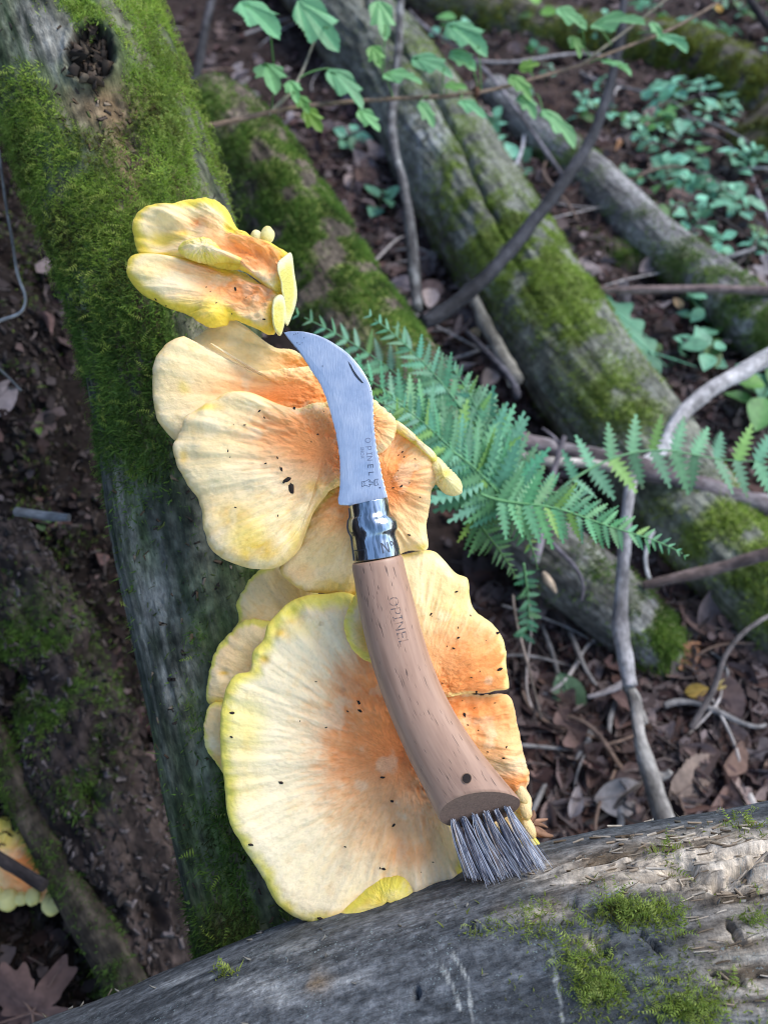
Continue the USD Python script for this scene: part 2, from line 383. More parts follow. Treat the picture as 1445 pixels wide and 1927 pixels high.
# --- the leaning trunk the mushrooms grow on
C_GREY, C_DARK, C_BROWN, C_GREEN = np.array([.14, .134, .092]), np.array([.036, .043, .028]), np.array([.15, .10, .055]), np.array([.17, .26, .05])
def main_shape(lg, v):
    u, w, z = proj(v)
    nn = lg.dirs
    front = sstep(.1, .5, (nn * -FWD).sum(2))
    # knot hole, a ragged pit
    e = ((u - 172) / 40) ** 2 + ((w - 102) / 50) ** 2
    wob = fbm(v * 150, 4, 61) - .5
    pit = sstep(1.25, .75, e + wob * 1.9) * front
    cubes = fbm(np.round(lg.lc * [170, 170, 120]) * 1.37, 1, 62) - .5
    v = v - nn * (pit * (.010 + .014 * cubes + .010 * (fbm(v * 400, 3, 64) - .5)))[..., None]
    lip = sstep(2.6, 1.5, e + wob * 1.5) * (1 - pit) * front
    v = v + nn * (.0026 * lip * (.4 + 1.2 * fbm(v * 260, 2, 65)))[..., None]
    # a decayed split running down from the hole
    split = np.exp(-((u - (215 + (w - 160) * .30)) / 24) ** 2) * sstep(140, 220, w) * sstep(420, 300, w) * front
    v = v - nn * (split * (.004 + .010 * (fbm(v * 220, 3, 63) - .4)))[..., None]
    # small knots on the grey bark
    for (a, b, r, h) in ((305, 1135, 13, .0022), (452, 1060, 16, .002), (245, 555, 22, .003), (440, 395, 30, .006)):
        d2 = ((u - a) / r) ** 2 + ((w - b) / r) ** 2
        v = v + nn * (h * (np.exp(-d2) - 1.4 * np.exp(-d2 * 5)) * front)[..., None]
    return v
def main_paint(u, v, lc, side):
    a = fbm(lc * [70, 70, 16], 4, 71); b = fbm(lc * [260, 260, 40], 3, 72); g = fbm(lc * 30, 4, 73)
    c = mix(C_DARK, C_GREY, sstep(.42, .66, a * .6 + b * .4))
    pale = np.clip(blob(u, v, [(50, 60, 50, 60, 1.3), (110, 95, 30, 70, 1.2), (130, 200, 35, 90, .5), (225, 960, 45, 160, .7), (290, 1150, 50, 130, .8), (330, 1250, 30, 120, .8), (385, 1480, 30, 160, .4), (90, 330, 14, 120, .6), (435, 400, 30, 40, .8), (155, 620, 18, 120, .5)]), 0, 1)
    c = mix(c, np.array([.29, .275, .23]), pale * sstep(.36, .62, b * .6 + g * .4) * .85)
    mo = moss_mask(u, v, lc)
    c = mix(c, C_GREEN * .55, .30 * sstep(.40, .60, fbm(lc * [45, 45, 20], 3, 79)))
    c = mix(c, mix(C_GREEN * .8, C_BROWN * .6, sstep(.4, .7, b)), np.clip(mo * .8, 0, .85))
    br = np.clip(blob(u, v, [(185, 200, 70, 45, 1.0), (235, 300, 40, 100, .8), (255, 370, 26, 60, .6)]), 0, 1)
    c = mix(c, mix(np.array([.15, .085, .045]), np.array([.22, .15, .09]), b), br * .8)
    e = ((u - 172) / 44) ** 2 + ((v - 100) / 54) ** 2
    c = mix(c, mix(np.array([.010, .008, .006]), np.array([.055, .036, .024]), sstep(.5, .7, fbm(lc * 300, 3, 66))), sstep(1.25, .8, e + (fbm(lc * 150, 4, 61) - .5) * 1.2) * sstep(-.1, .3, side))
    return c
def moss_mask(u, v, lc):
    b = blob(u, v, [(220, 30, 130, 60, 1.2), (290, 160, 60, 120, 1.4), (340, 280, 60, 90, 1.3), (255, 420, 120, 120, 1.1), (150, 380, 70, 120, 1.0), (200, 560, 110, 120, 1.0), (245, 720, 90, 140, 1.0), (250, 850, 60, 60, .7), (60, 210, 60, 110, .9), (30, 330, 50, 120, 1.0), (330, 690, 60, 60, .6), (150, 20, 60, 30, .9),
                     (455, 1590, 60, 120, .75), (470, 1750, 90, 80, .9), (440, 1500, 34, 60, .9), (370, 1180, 18, 50, .35), (360, 1390, 20, 80, .4), (500, 1060, 40, 40, .3)])
    bare = blob(u, v, [(45, 60, 45, 45, 1.2), (110, 90, 24, 60, 1.0), (172, 100, 48, 58, 3), (185, 195, 60, 34, .8), (245, 300, 22, 80, .7), (95, 330, 12, 130, .5)])
    n = fbm(lc * [75, 75, 40], 4, 75)
    return np.clip((b - bare) * sstep(.36, .56, n + .13 * np.clip(b - .6, 0, 1)), 0, 1.3)
MAIN = [(10, -260, .41, .054), (103, 0, .405, .0490), (178, 180, .400, .0490), (246, 360, .395, .0480), (318, 600, .385, .0455), (384, 1000, .366, .0430), (445, 1300, .353, .0410), (500, 1560, .345, .0405), (548, 1800, .340, .0400), (600, 2060, .336, .040)]
root, mlog, mv = wood_log('mushroom_log', 'leaning mossy grey trunk with a dark knot hole, carrying the yellow mushrooms', MAIN, 520, 200, 3, main_paint, shape=main_shape, lump=.05, furrow=.022, furrow_n=22)
rng = np.random.default_rng(11)
u_, v_, _ = proj(mv)
mm = moss_mask(u_, v_, mlog.lc)
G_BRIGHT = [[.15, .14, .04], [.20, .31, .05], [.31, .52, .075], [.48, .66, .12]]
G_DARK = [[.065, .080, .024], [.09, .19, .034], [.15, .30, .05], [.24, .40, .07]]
down = np.array([.1, -.5, -.8])
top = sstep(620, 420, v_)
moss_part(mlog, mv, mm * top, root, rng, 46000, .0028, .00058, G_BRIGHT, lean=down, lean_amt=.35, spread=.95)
moss_part(mlog, mv, mm * (1 - top) + .012 * (v_ > 500), root, rng, 24000, .0036, .00056, G_DARK, lean=down, lean_amt=.5, spread=.9)  # lower moss takes the darker palette, shade put into its colour
# loose feathery moss shoots lying over the cushions
def feathers(log, v, mask, parent, rng, count, length, cols, name='moss_shoot'):
    p, n, i, j = log.sample(v, mask, rng, count)
    out = []
    for k in range(count):
        d = np.cross(n[k], rng.normal(size=3)); d /= np.linalg.norm(d); s = np.cross(n[k], d)
        l = length * rng.uniform(.5, 1.4); w = l * .16; m = 9
        t = np.linspace(0, 1, m); cv = rng.normal() * .35
        c = p[k] + n[k] * (.0022 + .0025 * np.sin(t * 2.6)[:, None]) + d * (t * l)[:, None] + s * (cv * l * t * t)[:, None]
        vs, fs = [], []
        for q in range(m - 1):
            for sg in (-1, 1):
                tip = c[q] + (s * sg * w * (1.05 - t[q]) * 1.5 + d * l * .12 + n[k] * rng.normal() * .0006)
                b = len(vs); vs += [c[q], c[q + 1] * .45 + c[q] * .55 + n[k] * .0002, tip]; fs.append([b, b + 1, b + 2])
        col = np.asarray(cols)[rng.integers(len(cols))] * rng.uniform(.75, 1.25)
        out.append((np.array(vs), np.array(fs), np.tile(col, (len(vs), 1))))
    V, F, C = join(out)
    return tag(part(name, V, F, M['moss'], parent, tint=C), kind='stuff')
feathers(mlog, mv, mm * (.25 + top) + .004, root, rng, 1300, .0062, [[.26, .40, .06], [.18, .3, .045], [.38, .5, .1], [.12, .2, .035]])
# crumbs of bark on the trunk
p, n, i, j = mlog.sample(mv, .3 + blob(u_, v_, [(190, 210, 80, 50, 3), (240, 320, 40, 90, 2)]), rng, 700)
def chips(p, n, rng, lo, hi, cols, thick=.3, long=1.6):
    """small irregular crumbs lying on a surface"""
    out = []
    base = np.array([[-1, -.5, 0], [1, -.6, 0], [.8, .6, 0], [-.7, .5, 0], [-.5, -.2, 1], [.5, .1, 1]], float)
    F = np.array([[0, 1, 5], [0, 5, 4], [1, 2, 5], [2, 3, 4], [2, 4, 5], [3, 0, 4], [0, 3, 2], [0, 2, 1]])
    cols = np.asarray(cols)
    N = len(p); s = rng.uniform(lo, hi, N)
    d = np.cross(n, rng.normal(size=(N, 3))); d /= np.linalg.norm(d, axis=1, keepdims=True); e = np.cross(n, d)
    b = base[None] + rng.normal(size=(N, 6, 3)) * .22
    V = p[:, None] + (b[..., :1] * d[:, None] * long + b[..., 1:2] * e[:, None] + b[..., 2:] * n[:, None] * thick) * s[:, None, None] * .5
    C = cols[rng.integers(len(cols), size=N)] * rng.uniform(.6, 1.35, (N, 1))
    return V.reshape(-1, 3), (F[None] + np.arange(N)[:, None, None] * 6).reshape(-1, 3), np.repeat(C, 6, 0)
V, F, C = chips(p, n, rng, .0008, .0032, [[.12, .075, .04], [.20, .15, .10], [.05, .035, .025], [.10, .12, .03]])
tag(part('bark_crumb', V, F, M['speck'], root, tint=C), kind='stuff')

pm = sstep(1.3, .7, ((u_ - 172) / 40) ** 2 + ((v_ - 102) / 50) ** 2)
p, n, i, j = mlog.sample(mv, pm, rng, 130)
V, F, C = chips(p + n * .001, n, rng, .003, .008, [[.045, .030, .020], [.075, .050, .032], [.020, .014, .010], [.10, .075, .05]], 1.2, 1.2)
tag(part('rotten_cube', V, F, M['speck'], root, tint=C), 'dark brown cubes of rotten wood inside the knot hole', kind='stuff')

# --- the weathered log across the foreground
FRONT = [(-60, 2330, .288, .062), (230, 2230, .280, .062), (560, 2110, .274, .062), (880, 2005, .270, .062), (1180, 1925, .268, .063), (1480, 1880, .270, .064), (1800, 1812, .278, .064), (2350, 1690, .295, .062)]
def wood_zone(u, v):
    """where the bark has gone and stringy pale wood shows"""
    return np.clip(blob(u, v, [(1130, 1640, 150, 34, 1.1), (1290, 1610, 150, 50, 1.3), (1400, 1640, 110, 70, 1.3), (1010, 1720, 70, 16, .8), (1420, 1840, 90, 70, .8), (1370, 1770, 70, 40, .6), (1110, 1780, 26, 18, .8)]), 0, 1)
def front_shape(lg, v):
    u, w, z = proj(v)
    front = sstep(-.2, .3, (lg.dirs * -FWD).sum(2))
    wz = wood_zone(u, w) * front
    fib = fbm(lg.lc * [330, 330, 26], 4, 81) - .5
    fib2 = np.abs(fbm(lg.lc * [150, 150, 14] + fbm(lg.lc * 40, 2, 4)[..., None] * 1.2, 3, 82) - .5)
    v = v + lg.dirs * (wz * (.0095 * fib + .004 * (fbm(lg.lc * [800, 800, 80], 3, 84) - .5) - .010 * sstep(.085, .0, fib2) * .5 + .0012))[..., None]
    bump_ = np.exp(-((u - 1400) / 170) ** 2 - ((w - 1580) / 60) ** 2) * .002
    v = v + lg.dirs * (bump_ * front)[..., None]
    fine = fbm(lg.lc * [500, 500, 60], 3, 83) - .5
    v = v + lg.dirs * ((1 - wz) * .0010 * fine)[..., None]
    # cracks across and along the bark
    for (x0, y0, x1, y1, wd, dp) in ((1370, 1740, 1392, 1778, 5, .006), (1110, 1760, 1145, 1800, 5, .004), (1205, 1755, 1240, 1790, 4, .003), (1230, 1590, 1300, 1576, 4, .004), (1370, 1640, 1440, 1618, 7, .007), (1250, 1668, 1300, 1640, 5, .005), (1000, 1712, 1080, 1700, 4, .004), (1150, 1762, 1060, 1772, 4, .003), (1345, 1830, 1400, 1850, 5, .004), (880, 1740, 905, 1752, 3, .002)):
        dx, dy = x1 - x0, y1 - y0; t = np.clip(((u - x0) * dx + (w - y0) * dy) / (dx * dx + dy * dy), 0, 1)
        d = np.hypot(u - x0 - t * dx, w - y0 - t * dy) + (fbm(v * 500, 2, 5) - .5) * 9
        v = v - lg.dirs * (dp * sstep(wd * 1.6, 0, d) * front)[..., None]
    for (a, b, r) in ((783, 1871, 7), (1398, 1638, 10), (1350, 1660, 8), (1175, 1868, 6)):
        d = np.hypot(u - a, w - b); v = v - lg.dirs * (.006 * sstep(r * 1.5, r * .3, d) * front)[..., None]
    return v
def front_moss(u, v, lc):
    b = blob(u, v, [(1130, 1735, 110, 26, 1.0), (1180, 1712, 60, 22, .9), (1050, 1750, 40, 18, .7), (1080, 1810, 40, 40, .5), (1200, 1850, 110, 50, 1.0), (1260, 1880, 80, 40, .9), (1140, 1905, 60, 30, .7), (1330, 1920, 80, 30, .7), (1400, 1720, 40, 30, .3), (890, 1750, 20, 10, .4), (1110, 1655, 25, 10, .4), (1250, 1605, 20, 10, .4), (425, 1832, 16, 6, .6), (1390, 1560, 30, 10, .5)])
    return np.clip(b * (.10 + sstep(.42, .72, fbm(lc * [150, 150, 90], 4, 85))), 0, 1.0)
def front_paint(u, v, lc, side):
    a = fbm(lc * [60, 60, 14], 4, 86); b = fbm(lc * [330, 330, 34], 4, 87); g = fbm(lc * 120, 4, 88); h = fbm(lc * 28, 3, 89)
    c = mix(np.array([.055, .061, .067]), np.array([.15, .16, .17]), sstep(.40, .62, a * .3 + b * .4 + fbm(lc * [700, 700, 220], 3, 92) * .3))
    c = mix(c, np.array([.10, .095, .08]), sstep(.60, .8, h) * .4)
    wz = wood_zone(u, v) * sstep(-.3, .2, side)
    c = mix(c, mix(np.array([.13, .095, .06]), np.array([.52, .45, .36]), sstep(.30, .62, b)), wz)
    lich = sstep(.60, .66, fbm(lc * 420, 3, 91)) * sstep(.52, .66, fbm(lc * 34, 3, 90))
    pale = blob(u, v, [(390, 1850, 70, 16, 1.0), (520, 1870, 40, 30, .5), (640, 1840, 60, 20, .4), (570, 1790, 60, 14, .5)]) * sstep(.42, .6, b)
    c = mix(c, np.array([.46, .47, .46]), np.clip(pale, 0, .9))
    tan = blob(u, v, [(590, 1850, 34, 20, .8), (1010, 1700, 60, 20, .5)])
    c = mix(c, np.array([.20, .14, .08]), np.clip(tan * sstep(.4, .6, g), 0, .8))
    for pts in ([(810, 1795), (850, 1850), (870, 1905)], [(850, 1795), (880, 1840), (888, 1920)], [(1045, 1830), (1052, 1880), (1060, 1927)], [(1040, 1790), (1048, 1850)]):
        d = np.full(u.shape, 1e9)
        for (x0, y0), (x1, y1) in zip(pts[:-1], pts[1:]):
            dx, dy = x1 - x0, y1 - y0; t = np.clip(((u - x0) * dx + (v - y0) * dy) / (dx * dx + dy * dy), 0, 1)
            d = np.minimum(d, np.hypot(u - x0 - t * dx, v - y0 - t * dy))
        c = mix(c, np.array([.42, .43, .40]), sstep(3.2, .6, d + (fbm(lc * 500, 3, 93) - .5) * 16) * .75)
    c = mix(c, np.array([.06, .08, .025]), np.clip(front_moss(u, v, lc) * .6, 0, .7))
    return c
froot, flog, fv = wood_log('weathered_log', 'thick weathered grey log across the foreground, stringy bare wood at its right', FRONT, 700, 270, 17, front_paint, mat='grey_wood', shape=front_shape, lump=.05, furrow=.010, furrow_n=20)
fu, fw, _ = proj(fv)
fm = front_moss(fu, fw, flog.lc)
moss_part(flog, fv, fm ** .8, froot, rng, 5200, .0028, .00040, [[.18, .15, .05], [.20, .27, .045], [.30, .42, .065], [.44, .56, .10]], lean=np.array([.6, 0, -.1]), lean_amt=.5, spread=1.1)
feathers(flog, fv, fm, froot, rng, 330, .0050, [[.30, .45, .08], [.22, .34, .06], [.40, .52, .13]])
# splinters and peeling strips of the stringy wood
def slivers(log, v, mask, rng, count, lmin, lmax, w, cols, lift=.0012):
    p, n, i, j = log.sample(v, mask, rng, count)
    out = []
    for k in range(count):
        t = log.t[i[k]] * rng.choice([-1, 1]) + rng.normal(size=3) * .07; t = t - n[k] * (t @ n[k]); t /= np.linalg.norm(t)
        s = np.cross(n[k], t); l = rng.uniform(lmin, lmax); m = 5; q = np.linspace(0, 1, m)
        ww = w * rng.uniform(.5, 1.6) * np.array([.6, 1, .9, .7, .1])
        hh = lift * rng.uniform(.2, 1.8) * (q * 1.0 + .5 * q ** 2) + .0003; cv = rng.normal() * .12
        c = p[k] + t * (q * l)[:, None] + n[k] * hh[:, None] + s * (cv * l * q * q)[:, None]
        th = .0003
        V = np.stack([c - s * ww[:, None], c + n[k] * th, c + s * ww[:, None], c - n[k] * th * 2], 1).reshape(-1, 3)
        F = tris(grid_faces(m, 4, True)[:, ::-1])
        col = np.asarray(cols)[rng.integers(len(cols))] * rng.uniform(.65, 1.25)
        out.append((V, F, np.tile(col, (len(V), 1))))
    return join(out)
wz = wood_zone(fu, fw)
V, F, C = slivers(flog, fv, wz ** 2, rng, 220, .002, .0065, .00016, [[.36, .30, .23], [.26, .20, .14], [.13, .095, .06], [.40, .35, .28]], .0003)
tag(part('splinter', V, F, M['speck'], froot, tint=C), kind='stuff')
V, F, C = slivers(flog, fv, np.clip(1 - wz, 0, 1) * .2 + .6 * wz, rng, 90, .001, .0025, .0005, [[.16, .15, .13], [.24, .23, .2], [.09, .08, .06]], .0007)
tag(part('bark_flake', V, F, M['speck'], froot, tint=C), kind='stuff')

# --- other logs
def mossy_paint(moss_pts, seed, c0=(.045, .042, .036), c1=(.20, .19, .175), green=(.15, .20, .035), pale=()):
    def f(u, v, lc, side):
        a = fbm(lc * [50, 50, 9], 4, seed); b = fbm(lc * [190, 190, 28], 3, seed + 1); g = fbm(lc * 40, 4, seed + 2)
        c = mix(np.array(c0), np.array(c1), sstep(.36, .68, a * .5 + b * .5))
        if pale: c = mix(c, np.array([.42, .43, .42]), np.clip(blob(u, v, pale) * sstep(.48, .62, g), 0, .8))
        mo = np.clip(blob(u, v, moss_pts) * sstep(.36, .56, g), 0, 1)
        return mix(c, np.array(green) * 1.0, mo * .85)
    return f
def moss_on(lg, v, root, pts, count, length, width, cols, seed, base=.0):
    u, w, z = proj(v)
    mask = np.clip(blob(u, w, pts), 0, 1) * sstep(.36, .56, fbm(lg.lc * 40, 4, seed + 2)) + base
    moss_part(lg, v, mask, root, rng, count, length, width, cols, lean=down, lean_amt=.3)

MP2 = [(450, 260, 90, 60, .8), (560, 330, 60, 100, 1.2), (600, 430, 60, 90, 1.2), (650, 500, 60, 80, 1.2), (720, 560, 60, 70, 1.0), (780, 610, 40, 50, .8), (480, 420, 50, 70, .6), (370, 190, 60, 40, .8), (560, 540, 60, 60, .7)]
r2, l2, v2 = wood_log('mossy_log', 'dark mossy log with a broken upper end just behind the topmost yellow mushroom', [(385, 175, .74, .022), (420, 225, .735, .038), (480, 320, .73, .047), (555, 440, .72, .049), (640, 575, .70, .050), (735, 720, .66, .047), (800, 830, .63, .044), (850, 910, .61, .030)], 260, 90, 23,
    mossy_paint(MP2, 101, (.045, .036, .026), (.17, .135, .10)), lump=.14, furrow=.05)
moss_on(l2, v2, r2, MP2, 22000, .0048, .0010, G_DARK, 101, .01)

MP3 = [(860, 330, 40, 60, .9), (900, 420, 60, 60, 1.2), (960, 470, 60, 90, 1.3), (1050, 540, 70, 70, 1.2), (1010, 440, 50, 60, 1.0), (1080, 600, 60, 60, .9), (1140, 740, 70, 60, .9), (1190, 760, 60, 50, .8), (870, 250, 30, 80, .5), (1330, 980, 90, 60, 1.4), (1400, 1040, 90, 70, 1.4), (1450, 1130, 60, 60, 1.2), (780, 120, 50, 70, .4), (1100, 520, 30, 40, 1.0)]
def split_shape(lg, v):
    u, w, z = proj(v)
    front = sstep(0, .4, (lg.dirs * -FWD).sum(2))
    x0 = np.interp(w, [0, 150, 260, 340, 460, 560, 700, 800], [690, 810, 870, 905, 960, 1010, 1080, 1130]) - 4
    d = np.abs(u - x0 - (fbm(v * 30, 2, 3) - .5) * 14)
    return v - lg.dirs * (.016 * sstep(9, 1, d) * front * sstep(560, 330, w) + .004 * sstep(40, 0, d) * front * sstep(620, 380, w))[..., None]
r3, l3, v3 = wood_log('long_mossy_log', 'long grey green log with a lengthwise groove, running from top centre to the right edge', [(480, -220, 1.75, .080), (615, -20, 1.50, .082), (745, 150, 1.32, .083), (868, 350, 1.10, .077), (968, 510, .97, .070), (1075, 670, .86, .064), (1170, 800, .78, .058), (1300, 970, .71, .050), (1430, 1110, .66, .045), (1650, 1330, .62, .042)], 420, 130, 29,
    mossy_paint(MP3, 111, (.085, .088, .068), (.23, .235, .19), pale=[(960, 130, 40, 60, .7), (840, 290, 40, 80, 1.0), (790, 260, 30, 60, .8), (1205, 740, 26, 20, 1.2), (1150, 660, 40, 30, .5)]), shape=split_shape, lump=.08, furrow=.06, furrow_n=14)
moss_on(l3, v3, r3, MP3, 30000, .0046, .0011, [[.13, .15, .035], [.17, .27, .045], [.26, .42, .06], [.36, .54, .09]], 111, .006)

MP4 = [(1180, 395, 40, 14, .5), (1440, 620, 50, 50, 1.0), (1060, 300, 60, 40, .5), (1290, 490, 60, 40, .7), (1350, 540, 60, 40, .8), (1420, 610, 60, 50, .8)]
r4, l4, v4 = wood_log('slender_log', 'slender pale grey log lying to the right of the long mossy log', [(930, 170, 1.36, .028), (985, 228, 1.29, .032), (1060, 290, 1.21, .033), (1150, 372, 1.11, .033), (1222, 440, 1.04, .033), (1290, 502, .98, .034), (1400, 592, .91, .037), (1520, 690, .85, .037)], 200, 60, 37,
    mossy_paint(MP4, 121, (.09, .085, .08), (.27, .26, .25)), lump=.10, furrow=.06)
moss_on(l4, v4, r4, MP4, 6000, .006, .0012, G_DARK, 121, .01)

MP5 = [(900, 40, 90, 40, .8), (1060, 70, 90, 40, .8), (1230, 95, 90, 50, 1.1), (1340, 130, 80, 50, 1.2), (1420, 180, 60, 60, 1.2)]
r5, l5, v5 = wood_log('far_mossy_log', 'far mossy log lying in the undergrowth across the top right corner', [(700, -60, 1.62, .045), (880, 15, 1.58, .050), (980, 55, 1.55, .052), (1120, 82, 1.52, .050), (1230, 100, 1.48, .055), (1330, 130, 1.43, .058), (1420, 190, 1.36, .058), (1560, 290, 1.28, .06)], 200, 60, 41,
    mossy_paint(MP5, 131, (.04, .034, .028), (.13, .115, .09)), lump=.12, furrow=.05)
moss_on(l5, v5, r5, MP5, 9000, .011, .0021, [[.10, .10, .03], [.15, .18, .032], [.22, .27, .04], [.28, .34, .05]], 131, .01)

MP6 = [(1130, 490, 60, 40, 1.0), (1210, 510, 50, 40, .9)]
r6, l6, v6 = wood_log('log_stump', 'short dark mossy chunk of wood under the slender pale log', [(1060, 450, 1.10, .020), (1100, 470, 1.08, .030), (1160, 500, 1.05, .034), (1220, 520, 1.03, .032), (1260, 535, 1.02, .018)], 90, 50, 43, mossy_paint(MP6, 141, (.04, .03, .025), (.12, .095, .075)), lump=.2, furrow=.08)
moss_on(l6, v6, r6, MP6, 2500, .008, .0016, G_DARK, 141, .02)
MP7 = [(1400, 290, 60, 50, .9), (1440, 260, 50, 50, .8)]
r7, l7, v7 = wood_log('leaning_log', 'brownish mossy log end leaning in from the right edge above the leaves', [(1370, 318, 1.26, .024), (1400, 296, 1.25, .042), (1440, 262, 1.25, .047), (1530, 190, 1.26, .05), (1650, 100, 1.3, .05)], 90, 50, 47, mossy_paint(MP7, 151, (.05, .04, .028), (.15, .125, .085)), lump=.15, furrow=.06)
moss_on(l7, v7, r7, MP7, 2500, .009, .0018, [[.07, .06, .02], [.10, .11, .025], [.13, .15, .03]], 151, .02)
MP8 = [(1240, 1170, 50, 60, .8), (1100, 1070, 60, 40, .4), (1250, 1230, 40, 40, .9)]
r8, l8, v8 = wood_log('lichen_log', 'short smooth lichen grey piece of log behind the drooping fern frond', [(930, 950, .72, .030), (990, 1010, .69, .032), (1040, 1050, .675, .034), (1110, 1105, .665, .034), (1190, 1175, .66, .031), (1250, 1240, .66, .027), (1310, 1310, .68, .024)], 140, 80, 53, mossy_paint(MP8, 161, (.10, .095, .085), (.27, .27, .25)), lump=.10, furrow=.04)
moss_on(l8, v8, r8, MP8, 2600, .006, .0011, G_DARK, 161, .004)
MP9 = [(20, 1460, 30, 60, .5), (110, 1640, 40, 60, .4), (215, 1830, 40, 80, .4)]
r9, l9, v9 = wood_log('rotting_log', 'thin dark brown rotting log running down the lower left beside the small mushroom', [(-130, 1190, .50, .009), (-10, 1395, .49, .009), (82, 1580, .48, .0095), (148, 1700, .47, .0105), (212, 1810, .46, .0115), (290, 1950, .45, .012), (380, 2100, .44, .012)], 200, 60, 59, mossy_paint(MP9, 171, (.030, .024, .018), (.11, .085, .060), (.05, .06, .018)), lump=.14, furrow=.10, furrow_n=16)
moss_on(l9, v9, r9, MP9, 2500, .004, .0007, G_DARK, 171, .01)
MPD = [(60, 1230, 90, 90, 1.2), (120, 1340, 80, 70, 1.0), (150, 1480, 50, 60, .5), (20, 1300, 40, 60, .8)]
def decay_shape(lg, v):
    q = lg.lc
    return v + lg.dirs * (.016 * (fbm(q * [60, 60, 26], 4, 301) - .5) + .007 * (fbm(q * [230, 230, 120], 3, 302) - .5) - .014 * sstep(.55, .75, fbm(q * [45, 45, 30], 3, 303)))[..., None]
rd, ld, vd = wood_log('decayed_log', 'broad dark crumbling decayed log between the mushroom trunk and the thin rotting log', [(-10, 1010, .54, .026), (50, 1150, .53, .034), (125, 1350, .52, .038), (205, 1560, .51, .037), (285, 1780, .50, .035), (370, 2020, .49, .034)], 300, 120, 67, mossy_paint(MPD, 191, (.018, .013, .012), (.075, .054, .046), (.05, .07, .018)), shape=decay_shape, lump=.16, furrow=.08)
moss_on(ld, vd, rd, MPD, 9000, .0042, .0007, G_DARK, 191, .0)
p, n, i, j = ld.sample(vd, np.ones(vd.shape[:2]), rng, 2200)
V, F, C = chips(p, n, rng, .0012, .006, [[.060, .042, .036], [.035, .026, .022], [.095, .075, .068], [.022, .017, .015], [.13, .105, .10]], .6, 1.4)
tag(part('rotten_crumb', V, F, M['speck'], rd, tint=C), kind='stuff')
MP10 = [(110, 1760, 30, 60, .6), (170, 1860, 30, 60, .5)]
r10, l10, v10 = wood_log('dark_branch_log', 'dark mossy branch lying left of the rotting log by the lobed dead leaf', [(20, 1610, .53, .0085), (78, 1705, .52, .0095), (130, 1790, .51, .010), (185, 1890, .50, .010), (250, 2010, .49, .010)], 120, 40, 61, mossy_paint(MP10, 181, (.026, .022, .016), (.09, .075, .05), (.06, .07, .02)), lump=.15, furrow=.08)
moss_on(l10, v10, r10, MP10, 1200, .004, .0007, G_DARK, 181, .01)

# ------------------------------------------------------------------ the mushrooms
CREAM, WHITE, YELLOW, LEMON, ORANGE, DEEP, PEACH, OCHRE = [np.array(c) for c in
    ([.90, .62, .28], [.92, .74, .47], [.80, .55, .05], [.80, .64, .10], [.93, .295, .075], [.86, .20, .035], [.93, .50, .215], [.80, .46, .05])]
ZM = lambda p: [(270 + x / 2.331, 590 + y / 2.331) for x, y in p]
ZB = lambda p: [(370 + x / 2.125, 1030 + y / 2.125) for x, y in p]
ZT = lambda p: [(220 + x / 4.014, 350 + y / 4.014) for x, y in p]

def smooth_loop(p, k):
    p = np.asarray(p, float); q = np.vstack([p, p[:1]])
    d = np.r_[0, np.cumsum(np.sqrt(np.linalg.norm(np.diff(q, axis=0), axis=1)))]
    c = CubicSpline(d, q, axis=0, bc_type='periodic')
    return c(np.linspace(0, d[-1], k, endpoint=False))

